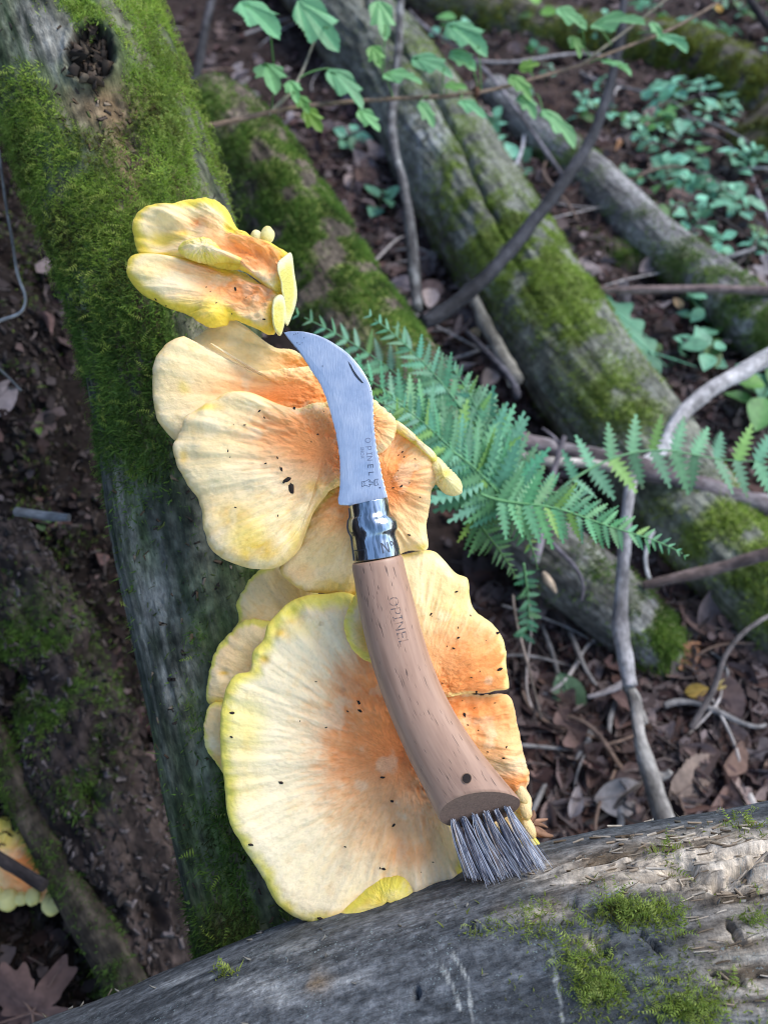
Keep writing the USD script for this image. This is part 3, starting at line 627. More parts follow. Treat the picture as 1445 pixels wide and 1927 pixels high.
LOBES = {}
def lobe(name, parent, outline, hub, z, tilt=(0, 0), thick=.007, dome=0.0, cup=0.0, fold=.0016, nfold=9, wr=.00045, rim=.006, lift=(), paint=(), base=CREAM, rimc=YELLOW, rimw=26, seed=1, nt=300, ns=64, roll=1.0, streak=.5, lumpy=0.0, edge_wob=3.0, fo=None, label=None):
    """one bracket lobe: a thick leaf-like shelf with its own outline, folds radiating from the hub, a rounded rim and an underside.
    z: depth of the hub; tilt: change of depth in metres per 1000 photo pixels to the right and down; lift: (u, v, radius, metres) swellings; paint: (u, v, radius, colour, strength)"""
    hub = np.asarray(hub, float)
    o = smooth_loop(outline, 1200) - hub
    ang = np.unwrap(np.arctan2(o[:, 1], o[:, 0])); rad = np.hypot(o[:, 0], o[:, 1])
    th = np.arange(nt) * 2 * np.pi / nt
    # outermost crossing of each ray with the outline
    a = np.mod(ang, 2 * np.pi); order = np.argsort(a); aa, rr = a[order], rad[order]
    R = np.interp(th, np.r_[aa - 2 * np.pi, aa, aa + 2 * np.pi], np.r_[rr, rr, rr])
    dirp = np.stack([np.cos(th), np.sin(th)], 1)
    wob = (fbm(np.c_[dirp * 9, np.full(nt, seed * 3.1)], 4, seed) - .5) * 2 * edge_wob
    R = R + wob
    # rows: hub -> rim (top), then underside back
    s = 1 - (1 - np.linspace(0.0, 1, ns)) ** 1.35
    S = np.broadcast_to(s[:, None], (ns, nt))
    px = hub[0] + S * R * dirp[None, :, 0]; py = hub[1] + S * R * dirp[None, :, 1]
    zz = z + (px - hub[0]) / 1000 * tilt[0] + (py - hub[1]) / 1000 * tilt[1]
    base_p = P(px, py, zz)
    mpp = z / FPX
    e1, e2 = P(hub[0] + 10, hub[1], z + .01 * tilt[0]) - P(hub[0], hub[1], z), P(hub[0], hub[1] + 10, z + .01 * tilt[1]) - P(hub[0], hub[1], z)
    N = np.cross(e2, e1); N /= np.linalg.norm(N)
    if N @ (CAM - P(*hub, z)) < 0: N = -N
    rm = R * mpp
    dist = (1 - S) * rm[None]                                   # metres to the rim
    # folds and fibres run out from where the lobe grew on (fo), which may lie outside it
    fx, fy = hub if fo is None else fo
    qx_, qy_ = px - fx, py - fy; qr = np.hypot(qx_, qy_) + 1e-6; q0 = np.percentile(qr, 97)
    qn = qr / q0; g = np.tanh(qn * 2.7)
    ring = np.stack([qx_ / qr * g, qy_ / qr * g, qn * .32], -1)
    f1 = fbm(ring * [nfold * .5, nfold * .5, 1.6] + seed * 11.3, 3, seed) - .5
    f2 = fbm(ring * [nfold * 1.9, nfold * 1.9, 3.2] + seed * 5.3, 4, seed + 1) - .5
    fine = fbm(ring * [nfold * 5, nfold * 5, 9] + seed, 3, seed + 2) - .5
    wrk = fbm(np.stack([px / 16, py / 16, 0 * px], -1) + seed, 4, seed + 3) - .5
    h = dome * (1 - S ** 2) + cup * S ** 2 + fold * 3.0 * f1 * sstep(0, .6, S) + fold * 1.15 * f2 * sstep(.0, .5, S) + wr * .8 * fine + wr * 1.2 * wrk + fold * .45 * (fbm(np.stack([px / 70, py / 70, 0 * px], -1) + seed, 2, seed + 8) - .5)
    if lumpy: h = h + lumpy * 2 * (fbm(np.stack([px / 34, py / 34, 0 * px], -1) + seed * 2, 3, seed + 6) - .5) * sstep(.3, .8, S)
    for (a_, b_, r_, m_) in lift:
        h = h + m_ * np.exp(-((px - a_) ** 2 + (py - b_) ** 2) / r_ ** 2)
    k = np.clip(1 - dist / rim, 0, 1)
    thk = thick * .5
    h_top = h - thk * roll * (1 - np.sqrt(np.clip(1 - k ** 2, 0, 1)))
    top = base_p + N * h_top[..., None]
    rows_b = np.r_[np.linspace(1, .9, 6)[1:], np.linspace(.85, 0.02, 9)]
    edge_h = h_top[-1]
    bot = []
    for sb in rows_b:
        qx = hub[0] + sb * R * dirp[:, 0]; qy = hub[1] + sb * R * dirp[:, 1]
        hi = np.interp(sb, s, np.arange(ns)); i0 = int(min(hi, ns - 2)); w = hi - i0
        hh = h[i0] * (1 - w) + h[i0 + 1] * w
        d = (1 - sb) * rm; kk = np.clip(1 - d / rim, 0, 1)
        under = hh - thk - thk * np.sqrt(np.clip(1 - kk ** 2, 0, 1)) * .9
        bot.append(P(qx, qy, z + (qx - hub[0]) / 1000 * tilt[0] + (qy - hub[1]) / 1000 * tilt[1]) + N * under[:, None])
    V = np.vstack([top, np.array(bot)])
    nrow = len(V)
    f = tris(grid_faces(nrow, nt, True))
    # colour: the flesh's own zones (yellow growing rim, cream, orange heart), drawn out in radial streaks
    st = f2 * 1.3 + fine * .8
    C = np.broadcast_to(base, S.shape + (3,)).copy()
    C = mix(C, WHITE, np.clip(.5 + 1.6 * f1 + .9 * fine, 0, 1) * .45)
    for (a_, b_, r_, col, w_) in paint:
        ru, rv = (r_, r_) if np.isscalar(r_) else r_
        if col is PEACH or col is ORANGE: ru, rv, w_ = ru * 1.22, rv * 1.22, min(1.0, w_ * 1.2)
        d = np.sqrt(((px - a_) / ru) ** 2 + ((py - b_) / rv) ** 2) + streak * .5 * st + .16 * wrk
        C = mix(C, col, np.clip(w_ * sstep(1.45, .15, d), 0, 1))
    dpx = dist / mpp
    C = mix(C, rimc, np.clip(sstep(rimw * 1.45, rimw * .35, dpx + 26 * f2 + 9 * wrk) * .95, 0, 1) * (0 if rimc is None else 1)) if rimc is not None else C
    C = mix(C, C * np.array([.98, .88, .72]), np.clip(wrk * 1.6 + f2, 0, 1) * .4)
    stain = sstep(.64, .74, fbm(np.stack([px / 26, py / 26, 0 * px], -1) + seed * 3, 4, seed + 12))
    C = mix(C, C * np.array([.97, .80, .58]), stain * .30)
    pale_ = sstep(.62, .74, fbm(np.stack([px / 40, py / 40, 0 * px], -1) + seed * 5, 4, seed + 13))
    C = mix(C, WHITE, pale_ * .30)
    pores = sstep(.60, .72, fbm(np.stack([px / 3.2, py / 3.2, 0 * px], -1), 2, seed + 9))
    C = C * (1 - .07 * pores[..., None])
    Cb = np.broadcast_to(np.array([.72, .60, .16]), (len(rows_b), nt, 3))
    Cb = Cb.copy(); Cb[:2] = C[-1]
    # coordinates for the grain: streaks along the radius
    near = np.clip(S * 6, 0, 1)[..., None]
    lc = np.concatenate([ring[..., :2] * 1.5, qn[..., None] * .9], -1) + np.stack([px / 90, py / 90, 0 * px], -1) * .8
    lcb = np.broadcast_to(lc[-1], (len(rows_b), nt, 3))
    pr = part(name, V.reshape(-1, 3), f, M['fungus'], parent, tint=np.clip(np.vstack([C, Cb]).reshape(-1, 3), .01, .95), lc=np.vstack([lc, lcb]).reshape(-1, 3))
    if label: tag(pr, label)
    LOBES[name + str(seed)] = (top, N, px, py)
    return top, N, px, py

def on_lobe(surf, u, v, off=0.0):
    top, N, px, py = surf
    i = np.argmin((px - u) ** 2 + (py - v) ** 2)
    return top.reshape(-1, 3)[i] + N * off, N

# --- the topmost piece, cut off and laid on the trunk
mt = thing_at('chicken_mushroom', 'topmost yellow mushroom piece with a pale freshly cut face, resting on the mossy trunk', 'mushroom', P(400, 490, .3))
TA = ZT([(90, 300), (95, 225), (150, 145), (230, 105), (330, 102), (400, 112), (470, 90), (560, 70), (640, 60), (720, 80), (800, 130), (850, 210), (900, 300), (960, 330), (1010, 370), (1080, 400), (1180, 420), (1250, 460), (1305, 500), (1300, 640), (1240, 800), (1100, 730), (960, 640), (850, 610), (700, 580), (560, 545), (450, 520), (300, 505), (150, 485), (100, 380)])
sTA = lobe('upper_lobe', mt, TA, ZT([(760, 400)])[0], .292, (-.01, .0), .008, dome=.001, fold=.0042, nfold=9, fo=(590, 520), rim=.010, seed=5, rimw=22,
    lift=[(322, 385, 30, .003), (300, 440, 26, -.004), (400, 395, 34, .002), (470, 440, 30, .003), (365, 425, 18, -.002)],
    paint=[(470, 465, (110, 50), PEACH, .9), (490, 470, (90, 42), ORANGE, .95), (385, 420, (40, 16), PEACH, .8), (372, 418, (14, 8), ORANGE, .6), (300, 445, (50, 14), YELLOW, .8), (350, 438, (24, 8), OCHRE, .7), (250, 420, (16, 50), LEMON, .5), (390, 372, (40, 10), LEMON, .5)], streak=.8)
TF = ZT([(440, 440), (470, 400), (560, 370), (640, 355), (720, 390), (800, 460), (900, 510), (975, 550), (960, 575), (860, 545), (750, 550), (650, 555), (560, 535), (480, 500)])
lobe('fold', mt, TF, ZT([(660, 460)])[0], .2865, (0, 0), .010, dome=.002, fold=.0012, nfold=5, rim=.008, seed=6, nt=180, ns=36, rimc=LEMON, rimw=14,
    paint=[(350, 455, (26, 10), YELLOW, .7), (335, 460, (16, 12), OCHRE, .5), (450, 485, (30, 10), PEACH, .8)])
TB = ZT([(50, 600), (60, 535), (100, 490), (150, 478), (300, 490), (480, 500), (640, 520), (800, 555), (960, 620), (1100, 715), (1250, 795), (1215, 900), (1190, 1000), (1170, 1085), (1050, 1052), (930, 1000), (830, 975), (805, 1015), (700, 1042), (640, 1022), (570, 985), (520, 945), (380, 900), (280, 852), (150, 770), (80, 690)])
sTB = lobe('lower_lobe', mt, TB, ZT([(760, 740)])[0], .291, (.0, -.02), .009, dome=-.001, fold=.0036, nfold=9, fo=(590, 570), rim=.010, seed=7, rimw=20,
    lift=[(400, 590, 26, .003), (425, 592, 14, -.003), (420, 490, 60, -.003), (300, 560, 60, .002)],
    paint=[(470, 545, (140, 44), PEACH, .9), (495, 535, (105, 34), ORANGE, .9), (440, 510, (70, 16), OCHRE, .55), (420, 500, (90, 14), ORANGE, .5), (395, 585, (36, 26), YELLOW, .8), (350, 575, (26, 20), YELLOW, .5), (270, 540, (40, 40), LEMON, .35), (320, 535, (60, 24), WHITE, .6)], streak=.7)
def prism_face(name, parent, pts, z0, z1, mat, cols, th=.004, label=None, seed=1, dome=.0):
    """a thick slab with a slightly bumpy front (cut flesh); depth runs from z0 to z1 across it in u"""
    p = smooth_loop(pts, 120); c = p.mean(0); n = 120; rows = 14
    s = np.linspace(0, 1, rows)
    px = c[0] + s[:, None] * (p[None, :, 0] - c[0]); py = c[1] + s[:, None] * (p[None, :, 1] - c[1])
    lo, hi = p[:, 0].min(), p[:, 0].max()
    z = z0 + (z1 - z0) * (px - lo) / (hi - lo)
    b = P(px, py, z); N = CAM - b[0, 0]; N /= np.linalg.norm(N)
    h = dome * (1 - s ** 2)[:, None] + .0004 * (fbm(np.stack([px / 8, py / 8, 0 * px], -1), 3, seed) - .5) - .0012 * sstep(.86, 1, s)[:, None]
    V = np.vstack([b + N * h[..., None], (b[-1:] - N * th), (b[-1:] * .98 + b[:1] * .02 - N * th)])
    nzv = fbm(np.stack([px / 14, py / 20, 0 * px], -1), 3, seed + 1)
    t = sstep(.55, .98, s[:, None] + (nzv - .5) * .5)
    C = mix(mix(np.array(cols[0]), np.array(cols[2]), sstep(.4, .6, nzv)), np.array(cols[1]), t)
    C = np.vstack([C, np.broadcast_to(np.array(cols[1]), (2, n, 3))])
    lc = np.stack([px / 40, py / 40, 0 * px], -1); lc = np.vstack([lc, lc[-1:], lc[-1:]])
    pr = part(name, V.reshape(-1, 3), tris(grid_faces(rows + 2, n, True)), M['fungus'], parent, tint=C.reshape(-1, 3), lc=lc.reshape(-1, 3))
    return tag(pr, label)
prism_face('cut_face', mt, ZT([(1312, 500), (1335, 600), (1352, 720), (1362, 820), (1345, 920), (1312, 1010), (1285, 1058), (1262, 990), (1268, 880), (1245, 800), (1236, 720), (1215, 650), (1215, 575), (1262, 528)]), .284, .296, None, ([.62, .54, .13], [.72, .67, .34], [.64, .55, .16]), .010, 'pale yellow green freshly cut face', 3)
prism_face('cut_face', mt, ZT([(1245, 820), (1272, 880), (1276, 990), (1262, 1060), (1230, 1132), (1190, 1085), (1172, 1000), (1172, 900), (1196, 835)]), .282, .285, None, ([.66, .54, .11], [.74, .67, .32], [.66, .55, .15]), .010, 'lower pale yellow cut face', 4)
def knob(name, parent, u, v, z, r, col, stretch=1.0, ax=(0, 1), seed=0):
    m = trimesh.creation.icosphere(3, 1.0); q = m.vertices.copy()
    q *= (1 + .22 * (fbm(q * 1.6 + seed, 2, seed) - .5))[:, None]
    A = np.array([ax[0], -ax[1]]) / np.hypot(*ax); d = A[0] * RIGHT + A[1] * UP
    q = q + np.outer((q @ np.array([1, 0, 0])) * 0, d)
    W = (q[:, :1] * RIGHT + q[:, 1:2] * UP + q[:, 2:] * -FWD); W = W + (W @ d)[:, None] * d * (stretch - 1)
    V = P(u, v, z) + W * r
    t = (W @ d) / stretch
    C = mix(np.asarray(col), YELLOW, sstep(.2, .9, t) * .4)
    part(name, V, m.faces, M['fungus'], parent, tint=C, lc=q * .5)
knob('knob', mt, 504, 441, .295, .0026, [.75, .62, .25], 1.3, (0, -1), 1); knob('knob', mt, 484, 444, .296, .0022, [.80, .68, .34], 1.2, (-1, -1), 2)

# --- the middle cluster
mm_ = thing_at('chicken_mushroom', 'middle cluster of broad cream yellow mushroom lobes with orange hearts, under the knife blade', 'mushroom', P(560, 850, .3))
lobe('lobe', mm_, ZM([(190, 130), (240, 80), (275, 45), (340, 14), (390, 20), (450, 55), (520, 110), (580, 145), (640, 156), (700, 180), (800, 235), (860, 330), (760, 380), (560, 340), (380, 290), (240, 220)]), ZM([(640, 270)])[0], 0.3005, (-.008, .004), .007, fo=(650, 700), cup=.002, fold=.0022, nfold=9, seed=11, rimw=7, rimc=CREAM * .9, ns=50,
    paint=[(560, 675, (60, 26), PEACH, .8), (580, 680, (50, 26), ORANGE, .75), (470, 650, (70, 40), CREAM, .5)])
lobe('lobe', mm_, ZM([(230, 100), (185, 96), (130, 112), (80, 150), (50, 205), (33, 262), (30, 330), (42, 420), (72, 490), (120, 552), (200, 570), (350, 540), (600, 500), (800, 450), (880, 380), (830, 270), (740, 228), (640, 238), (520, 245), (450, 235), (390, 200), (335, 160), (285, 118)]), ZM([(640, 340)])[0], 0.2895, (-.008, .004), .008, cup=.001, fold=.0022, nfold=12, fo=(690, 760), seed=12, rimw=8, rimc=CREAM * [.95, .93, .8], nt=340, streak=.6,
    lift=[(460, 700, 40, -.003), (560, 745, 60, .002), (330, 690, 60, .003)],
    paint=[(540, 735, (150, 44), PEACH, .85), (560, 745, (110, 36), ORANGE, .85), (520, 742, (60, 20), DEEP, .25), (460, 712, (60, 22), PEACH, .5), (350, 730, (12, 14), YELLOW, .5)])
lobe('lobe', mm_, ZM([(860, 735), (790, 800), (735, 860), (695, 950), (660, 1040), (600, 1100), (587, 1122), (615, 1165), (665, 1205), (720, 1225), (800, 1232), (900, 1240), (1000, 1240), (1080, 1160), (1110, 1050), (1100, 900), (1000, 760)]), ZM([(920, 900)])[0], 0.2905, (-.004, -.008), .007, cup=.0, fold=.0020, nfold=9, fo=(720, 900), seed=13, rimw=9, rimc=OCHRE * .7 + CREAM * .3,
    lift=[(600, 1000, 50, .002)], paint=[(620, 950, (60, 60), PEACH, .7), (645, 945, (46, 46), ORANGE, .6), (640, 1105, (50, 30), OCHRE, .75), (560, 1080, (40, 16), PEACH, .4)])
sM4 = lobe('lobe', mm_, ZM([(900, 420), (960, 370), (1020, 385), (1110, 462), (1210, 550), (1262, 598), (1272, 650), (1300, 700), (1290, 745), (1268, 780), (1262, 840), (1252, 905), (1248, 960), (1252, 1030), (1236, 1044), (1190, 1042), (1140, 1060), (1060, 1080), (980, 1060), (920, 900), (890, 650)]), ZM([(1060, 760)])[0], 0.2835, (.012, .004), .007, cup=-.001, fold=.0022, nfold=8, fo=(690, 910), seed=14, rimw=6, rimc=CREAM,
    lift=[(760, 880, 50, .002), (775, 990, 24, -.0025), (740, 830, 24, -.002)],
    paint=[(745, 890, (90, 80), PEACH, .8), (735, 905, (50, 56), ORANGE, .9), (745, 935, (26, 40), DEEP, .35), (780, 985, (40, 36), PEACH, .6), (765, 820, (36, 16), ORANGE, .6), (800, 1032, (20, 10), YELLOW, .8)])
sM4b = lobe('lobe', mm_, ZM([(880, 330), (950, 330), (1015, 374), (1070, 422), (1108, 462), (1112, 505), (1095, 552), (1070, 588), (1032, 612), (950, 620), (880, 560)]), ZM([(960, 480)])[0], 0.2790, (.008, 0), .006, fold=.0012, nfold=7, seed=15, rimw=8, rimc=CREAM, nt=200, ns=44,
    paint=[(700, 790, (60, 60), PEACH, .8), (690, 790, (40, 50), ORANGE, .5)])
knobM = lobe('finger', mm_, ZM([(1262, 640), (1290, 622), (1340, 668), (1390, 718), (1406, 760), (1396, 790), (1352, 798), (1318, 780), (1292, 752), (1262, 700)]), ZM([(1315, 715)])[0], 0.2840, (0, 0), .012, dome=.003, fold=.001, nfold=5, rim=.008, seed=16, nt=140, ns=30, rimc=None, base=np.array([.80, .60, .22]), paint=[(835, 890, (14, 10), YELLOW, .5)])
lobe('ridge', mm_, ZM([(1105, 465), (1130, 475), (1190, 525), (1240, 572), (1290, 622), (1285, 650), (1250, 625), (1190, 570), (1140, 535), (1108, 510)]), ZM([(1195, 555)])[0], 0.2820, (.01, 0), .006, dome=.001, fold=.0006, rim=.005, seed=17, nt=140, ns=24, rimc=LEMON, rimw=6, base=CREAM, paint=[(755, 815, (14, 10), OCHRE, .8)])
sM3 = lobe('lobe', mm_, ZM([(118, 560), (113, 600), (124, 650), (150, 700), (190, 768), (232, 850), (248, 940), (268, 1010), (318, 1062), (380, 1097), (440, 1116), (510, 1122), (580, 1112), (632, 1080), (665, 1040), (685, 990), (710, 920), (745, 850), (790, 792), (862, 742), (930, 700), (970, 600), (940, 480), (870, 390), (800, 374), (720, 392), (660, 408), (600, 396), (540, 370), (480, 343), (420, 332), (350, 340), (300, 362), (240, 392), (190, 440), (146, 500)]), ZM([(800, 600)])[0], 0.2780, (-.022, -.012), .009, dome=.0, fold=.0026, nfold=13, fo=(690, 860), seed=18, rimw=9, rimc=CREAM * [.98, .95, .75], nt=400, ns=80, streak=.75,
    lift=[(470, 1000, 60, .002), (600, 800, 60, .002), (370, 770, 30, -.002), (385, 770, 14, .002), (350, 850, 20, -.0015), (545, 905, 40, -.001), (430, 870, 90, .002)],
    paint=[(600, 840, (130, 72), PEACH, .9), (605, 835, (105, 58), ORANGE, .75), (612, 870, (60, 32), DEEP, .32), (560, 905, (54, 30), PEACH, .6), (560, 800, (70, 30), ORANGE, .4), (590, 915, (24, 12), OCHRE, .5),
           (445, 965, (36, 22), OCHRE, .55), (490, 1040, (50, 24), OCHRE, .85), (470, 1010, (40, 36), YELLOW, .6), (560, 1020, (18, 40), YELLOW, .5), (375, 765, (42, 10), YELLOW, .8), (405, 745, (14, 5), OCHRE, .8), (345, 860, (10, 20), OCHRE, .6), (470, 900, (90, 60), WHITE, .45)])

# --- the bottom cluster
mb = thing_at('chicken_mushroom', 'largest bottom cluster of yellow rimmed mushroom lobes with orange middle, under the knife handle', 'mushroom', P(680, 1400, .3))
lobe('lobe', mb, ZB([(330, 60), (240, 95), (200, 140), (168, 190), (150, 240), (156, 270), (152, 310), (132, 344), (220, 340), (330, 330), (430, 290), (480, 180), (430, 90)]), ZB([(350, 210)])[0], 0.3058, (0, -.01), .009, fold=.0018, nfold=8, fo=(680, 1350), rim=.008, seed=21, rimw=8, rimc=LEMON, nt=220, ns=44, base=CREAM * [1.0, .92, .82], paint=[(450, 1180, (26, 20), YELLOW, .7)])
lobe('lobe', mb, ZB([(140, 335), (82, 398), (52, 465), (36, 540), (28, 605), (44, 642), (150, 660), (280, 600), (360, 430), (340, 320), (280, 300), (200, 292)]), ZB([(220, 460)])[0], 0.3013, (0, 0), .009, fold=.0016, nfold=8, fo=(690, 1380), rim=.008, seed=22, rimw=8, rimc=LEMON, nt=220, ns=44, base=CREAM * [1.02, .94, .86],
    lift=[(422, 1267, 9, -.0015), (415, 1285, 12, .001)], paint=[(422, 1267, (10, 4), OCHRE, .9), (408, 1320, (30, 8), YELLOW, .7), (420, 1220, (26, 36), PEACH, .3)])
lobe('lobe', mb, ZB([(48, 640), (24, 690), (20, 760), (34, 830), (60, 872), (102, 922), (180, 900), (230, 760), (180, 650), (110, 630)]), ZB([(130, 760)])[0], 0.2973, (0, 0), .009, fold=.0016, nfold=8, fo=(690, 1390), rim=.008, seed=23, rimw=9, rimc=LEMON, nt=200, ns=40, base=CREAM * [1.0, .9, .75], lift=[(400, 1345, 12, -.001)], paint=[(405, 1440, (16, 20), OCHRE, .6)])
sB2 = lobe('lobe', mb, ZB([(700, 60), (760, 30), (830, 28), (880, 17), (940, 14), (980, 38), (1018, 80), (1055, 112), (1088, 126), (1098, 180), (1120, 258), (1172, 296), (1222, 352), (1246, 410), (1248, 500), (1256, 572), (1215, 582), (1170, 590), (1100, 596), (1000, 610), (860, 600), (760, 400)]), ZB([(960, 440)])[0], 0.2863, (.006, -.01), .007, cup=-.001, fold=.0016, nfold=11, fo=(770, 1330), seed=24, rimw=8, rimc=LEMON * .4 + CREAM * .6, nt=320, ns=64, wr=.0007,
    lift=[(880, 1240, 40, .002), (870, 1130, 20, -.001), (900, 1300, 60, -.001)], paint=[(880, 1240, (120, 96), PEACH, .95), (905, 1255, (90, 66), ORANGE, .75), (880, 1290, (90, 24), ORANGE, .75), (850, 1120, (40, 60), LEMON, .25), (860, 1110, (34, 30), PEACH, .3), (830, 1080, (40, 50), CREAM, .6)])
sB3 = lobe('lobe', mb, ZB([(900, 600), (985, 572), (1100, 600), (1180, 606), (1248, 604), (1280, 660), (1296, 750), (1310, 830), (1326, 890), (1338, 948), (1326, 975), (1346, 1015), (1347, 1062), (1318, 1092), (1330, 1130), (1356, 1170), (1372, 1230), (1405, 1255), (1428, 1275), (1420, 1300), (1380, 1300), (1260, 1200), (1100, 1050), (960, 900), (880, 740)]), ZB([(1140, 880)])[0], 0.2903, (.006, .0), .008, cup=0, fold=.0022, nfold=9, fo=(740, 1380), rim=.006, seed=25, rimw=5, rimc=PEACH, nt=340, ns=64, wr=.0008, lumpy=.0016, streak=.4,
    lift=[(930, 1400, 40, .002), (960, 1430, 30, .002), (840, 1345, 40, -.001)], paint=[(890, 1380, (150, 90), PEACH, .95), (880, 1355, (120, 60), ORANGE, .85), (920, 1400, (70, 40), PEACH, .5), (975, 1470, (40, 34), ORANGE, .8), (960, 1440, (60, 20), WHITE, .5), (1000, 1530, (20, 30), CREAM, .8), (1010, 1590, (40, 40), LEMON, .9), (880, 1310, (80, 12), DEEP, .4)])
for k, (a, b, r, c, s_k, ax) in enumerate([(981, 1496, .0023, CREAM, 1.9, (.4, 1)), (988, 1524, .0024, CREAM, 1.8, (.3, 1)), (995, 1560, .0024, CREAM, 2.0, (.4, 1)), (1006, 1594, .0023, LEMON, 2.2, (.5, 1)), (1024, 1630, .0022, LEMON, 2.2, (1, .7)), (1012, 1612, .0024, LEMON, 1.8, (.5, 1))]):
    knob('knob', mb, a, b, .2915, r, c, s_k, ax, 30 + k)
sB1 = lobe('lobe', mb, ZB([(690, 215), (640, 194), (600, 178), (520, 184), (450, 190), (400, 205), (350, 236), (310, 276), (282, 312), (266, 370), (232, 408), (222, 450), (214, 494), (166, 504), (130, 540), (110, 600), (100, 680), (96, 760), (99, 850), (113, 960), (124, 1040), (150, 1122), (190, 1192), (230, 1252), (270, 1322), (310, 1400), (360, 1456), (420, 1486), (480, 1499), (560, 1509), (640, 1500), (720, 1470), (800, 1452), (870, 1440), (940, 1412), (1000, 1402), (1040, 1392), (1070, 1380), (1066, 1340), (1052, 1310), (1068, 1280), (1060, 1230), (1048, 1180), (1030, 1130), (1010, 1070), (1000, 960), (960, 820), (880, 640), (800, 420), (740, 280)]), ZB([(800, 840)])[0], 0.2883, (.004, -.006), .010, cup=.006, fold=.0020, nfold=13, fo=(775, 1415), rim=.010, seed=26, rimw=25, rimc=LEMON * [1.0, 1.0, 1.0], nt=560, ns=110, streak=.8,
    lift=[(720, 1420, 90, -.002), (600, 1440, 80, .001), (450, 1550, 60, .001), (470, 1330, 30, -.001), (535, 1180, 24, -.0012), (560, 1160, 16, -.0016), (495, 1240, 13, -.0022), (500, 1256, 9, .0012), (490, 1228, 7, .0015), (580, 1150, 10, .0012), (530, 1195, 8, .0014), (548, 1150, 8, -.0015), (520, 1185, 8, -.0015), (845, 1640, 26, .003), (860, 1600, 22, .0025), (820, 1590, 22, -.002), (785, 1650, 26, .003)],
    base=WHITE * [1.0, .98, .94],
    paint=[(745, 1400, (140, 190), PEACH, .85), (735, 1395, (105, 130), ORANGE, .80), (700, 1290, (60, 60), ORANGE, .6), (755, 1420, (60, 60), DEEP, .25), (650, 1415, (44, 70), ORANGE, .45), (770, 1580, (70, 50), PEACH, .6), (760, 1600, (40, 20), ORANGE, .4), (700, 1530, (70, 60), PEACH, .4),
           (460, 1440, (40, 90), YELLOW, .30), (465, 1350, (40, 60), LEMON, .45), (540, 1180, (60, 22), YELLOW, .4), (532, 1190, (15, 9), OCHRE, .8), (548, 1168, (15, 6), OCHRE, .6), (498, 1238, (14, 10), OCHRE, .9), (515, 1218, (10, 8), WHITE, .8), (590, 1130, (40, 26), PEACH, .3), (850, 1600, (40, 60), CREAM, .6), (640, 1710, (40, 10), OCHRE, .6), (860, 1684, (26, 8), YELLOW, .8)])
lobe('rolled_rim', mb, ZB([(560, 1505), (620, 1440), (680, 1385), (730, 1352), (790, 1338), (850, 1345), (885, 1372), (915, 1412), (912, 1440), (850, 1440), (780, 1450), (700, 1478), (620, 1506)]), ZB([(760, 1410)])[0], 0.2778, (0, -.02), .012, dome=.002, fold=.001, nfold=5, rim=.010, seed=27, nt=200, ns=40, rimc=LEMON * [1, 1, .8], rimw=20, base=LEMON, paint=[(700, 1700, (60, 20), YELLOW, .5), (790, 1690, (12, 10), CREAM, .6), (740, 1712, (60, 12), WHITE, .7)])
lobe('inner_fold', mb, ZB([(650, 180), (612, 236), (590, 288), (590, 332), (610, 392), (652, 442), (720, 470), (800, 420), (800, 280), (740, 190)]), ZB([(705, 320)])[0], 0.2800, (.01, -.0), .006, dome=.0, fold=.0010, nfold=5, fo=(760, 1260), rim=.006, seed=28, nt=180, ns=36, rimc=LEMON, rimw=14, base=CREAM, paint=[(690, 1205, (30, 50), OCHRE, .8)])

# --- crumbs of dirt and water drops on the flesh
def specks(parent, surf, spots, rng):
    P_, N_ = [], []
    V_, F_, o = [], [], 0
    base = trimesh.creation.icosphere(1, 1.0)
    for (u, v, r) in spots:
        p, n = on_lobe(surf, u, v, .0002); B = frame(n, rng=rng)
        q = base.vertices * [1.7, .8, .5] * (1 + .35 * rng.normal(size=(len(base.vertices), 1)) * .5) * r
        V_.append(p + q @ B.T); F_.append(base.faces + o); o += len(q)
    return tag(part('dirt_speck', np.vstack(V_), np.vstack(F_), M['speck'], parent, tint=np.array([.022, .014, .010])), kind='stuff')
def scatter_px(rng, n, box, r=(.0002, .0005)):
    return [(rng.uniform(box[0], box[2]), rng.uniform(box[1], box[3]), rng.uniform(*r)) for _ in range(n)]
specks(mm_, sM3, [(548, 917, .0013), (539, 904, .0010), (530, 883, .0006), (553, 770, .0006), (491, 775, .0004), (500, 872, .0003), (522, 862, .0003), (465, 802, .0003), (434, 850, .0003), (501, 788, .0003)] + scatter_px(rng, 7, (430, 760, 620, 980), (.00015, .0003)), rng)
specks(mm_, sM4, [(740, 918, .0003), (754, 915, .0004), (770, 1007, .0004), (760, 860, .0003)] + scatter_px(rng, 8, (730, 830, 800, 1000), (.00015, .0003)), rng)
specks(mt, sTB, [(441, 541, .0005), (496, 600, .0004), (290, 560, .0004), (310, 572, .0003)] + scatter_px(rng, 8, (260, 490, 500, 600), (.00012, .00025)), rng)
specks(mb, sB1, [(675, 1323, .0006), (678, 1338, .0006), (441, 1338, .0006), (530, 1469, .0006), (720, 1466, .0005), (738, 1510, .0005), (741, 1553, .0005), (626, 1722, .0013), (605, 1718, .0008), (476, 1580, .0006), (650, 1590, .0003), (720, 1628, .0005), (440, 1380, .0004)] + scatter_px(rng, 9, (470, 1140, 840, 1640), (.00015, .00032)), rng)
specks(mb, sB2, [(860, 1115, .0004), (811, 1158, .0004), (937, 1193, .0006), (942, 1260, .0007), (899, 1305, .0005), (862, 1200, .0004), (853, 1220, .0004)] + scatter_px(rng, 9, (800, 1080, 940, 1300), (.00015, .0003)), rng)
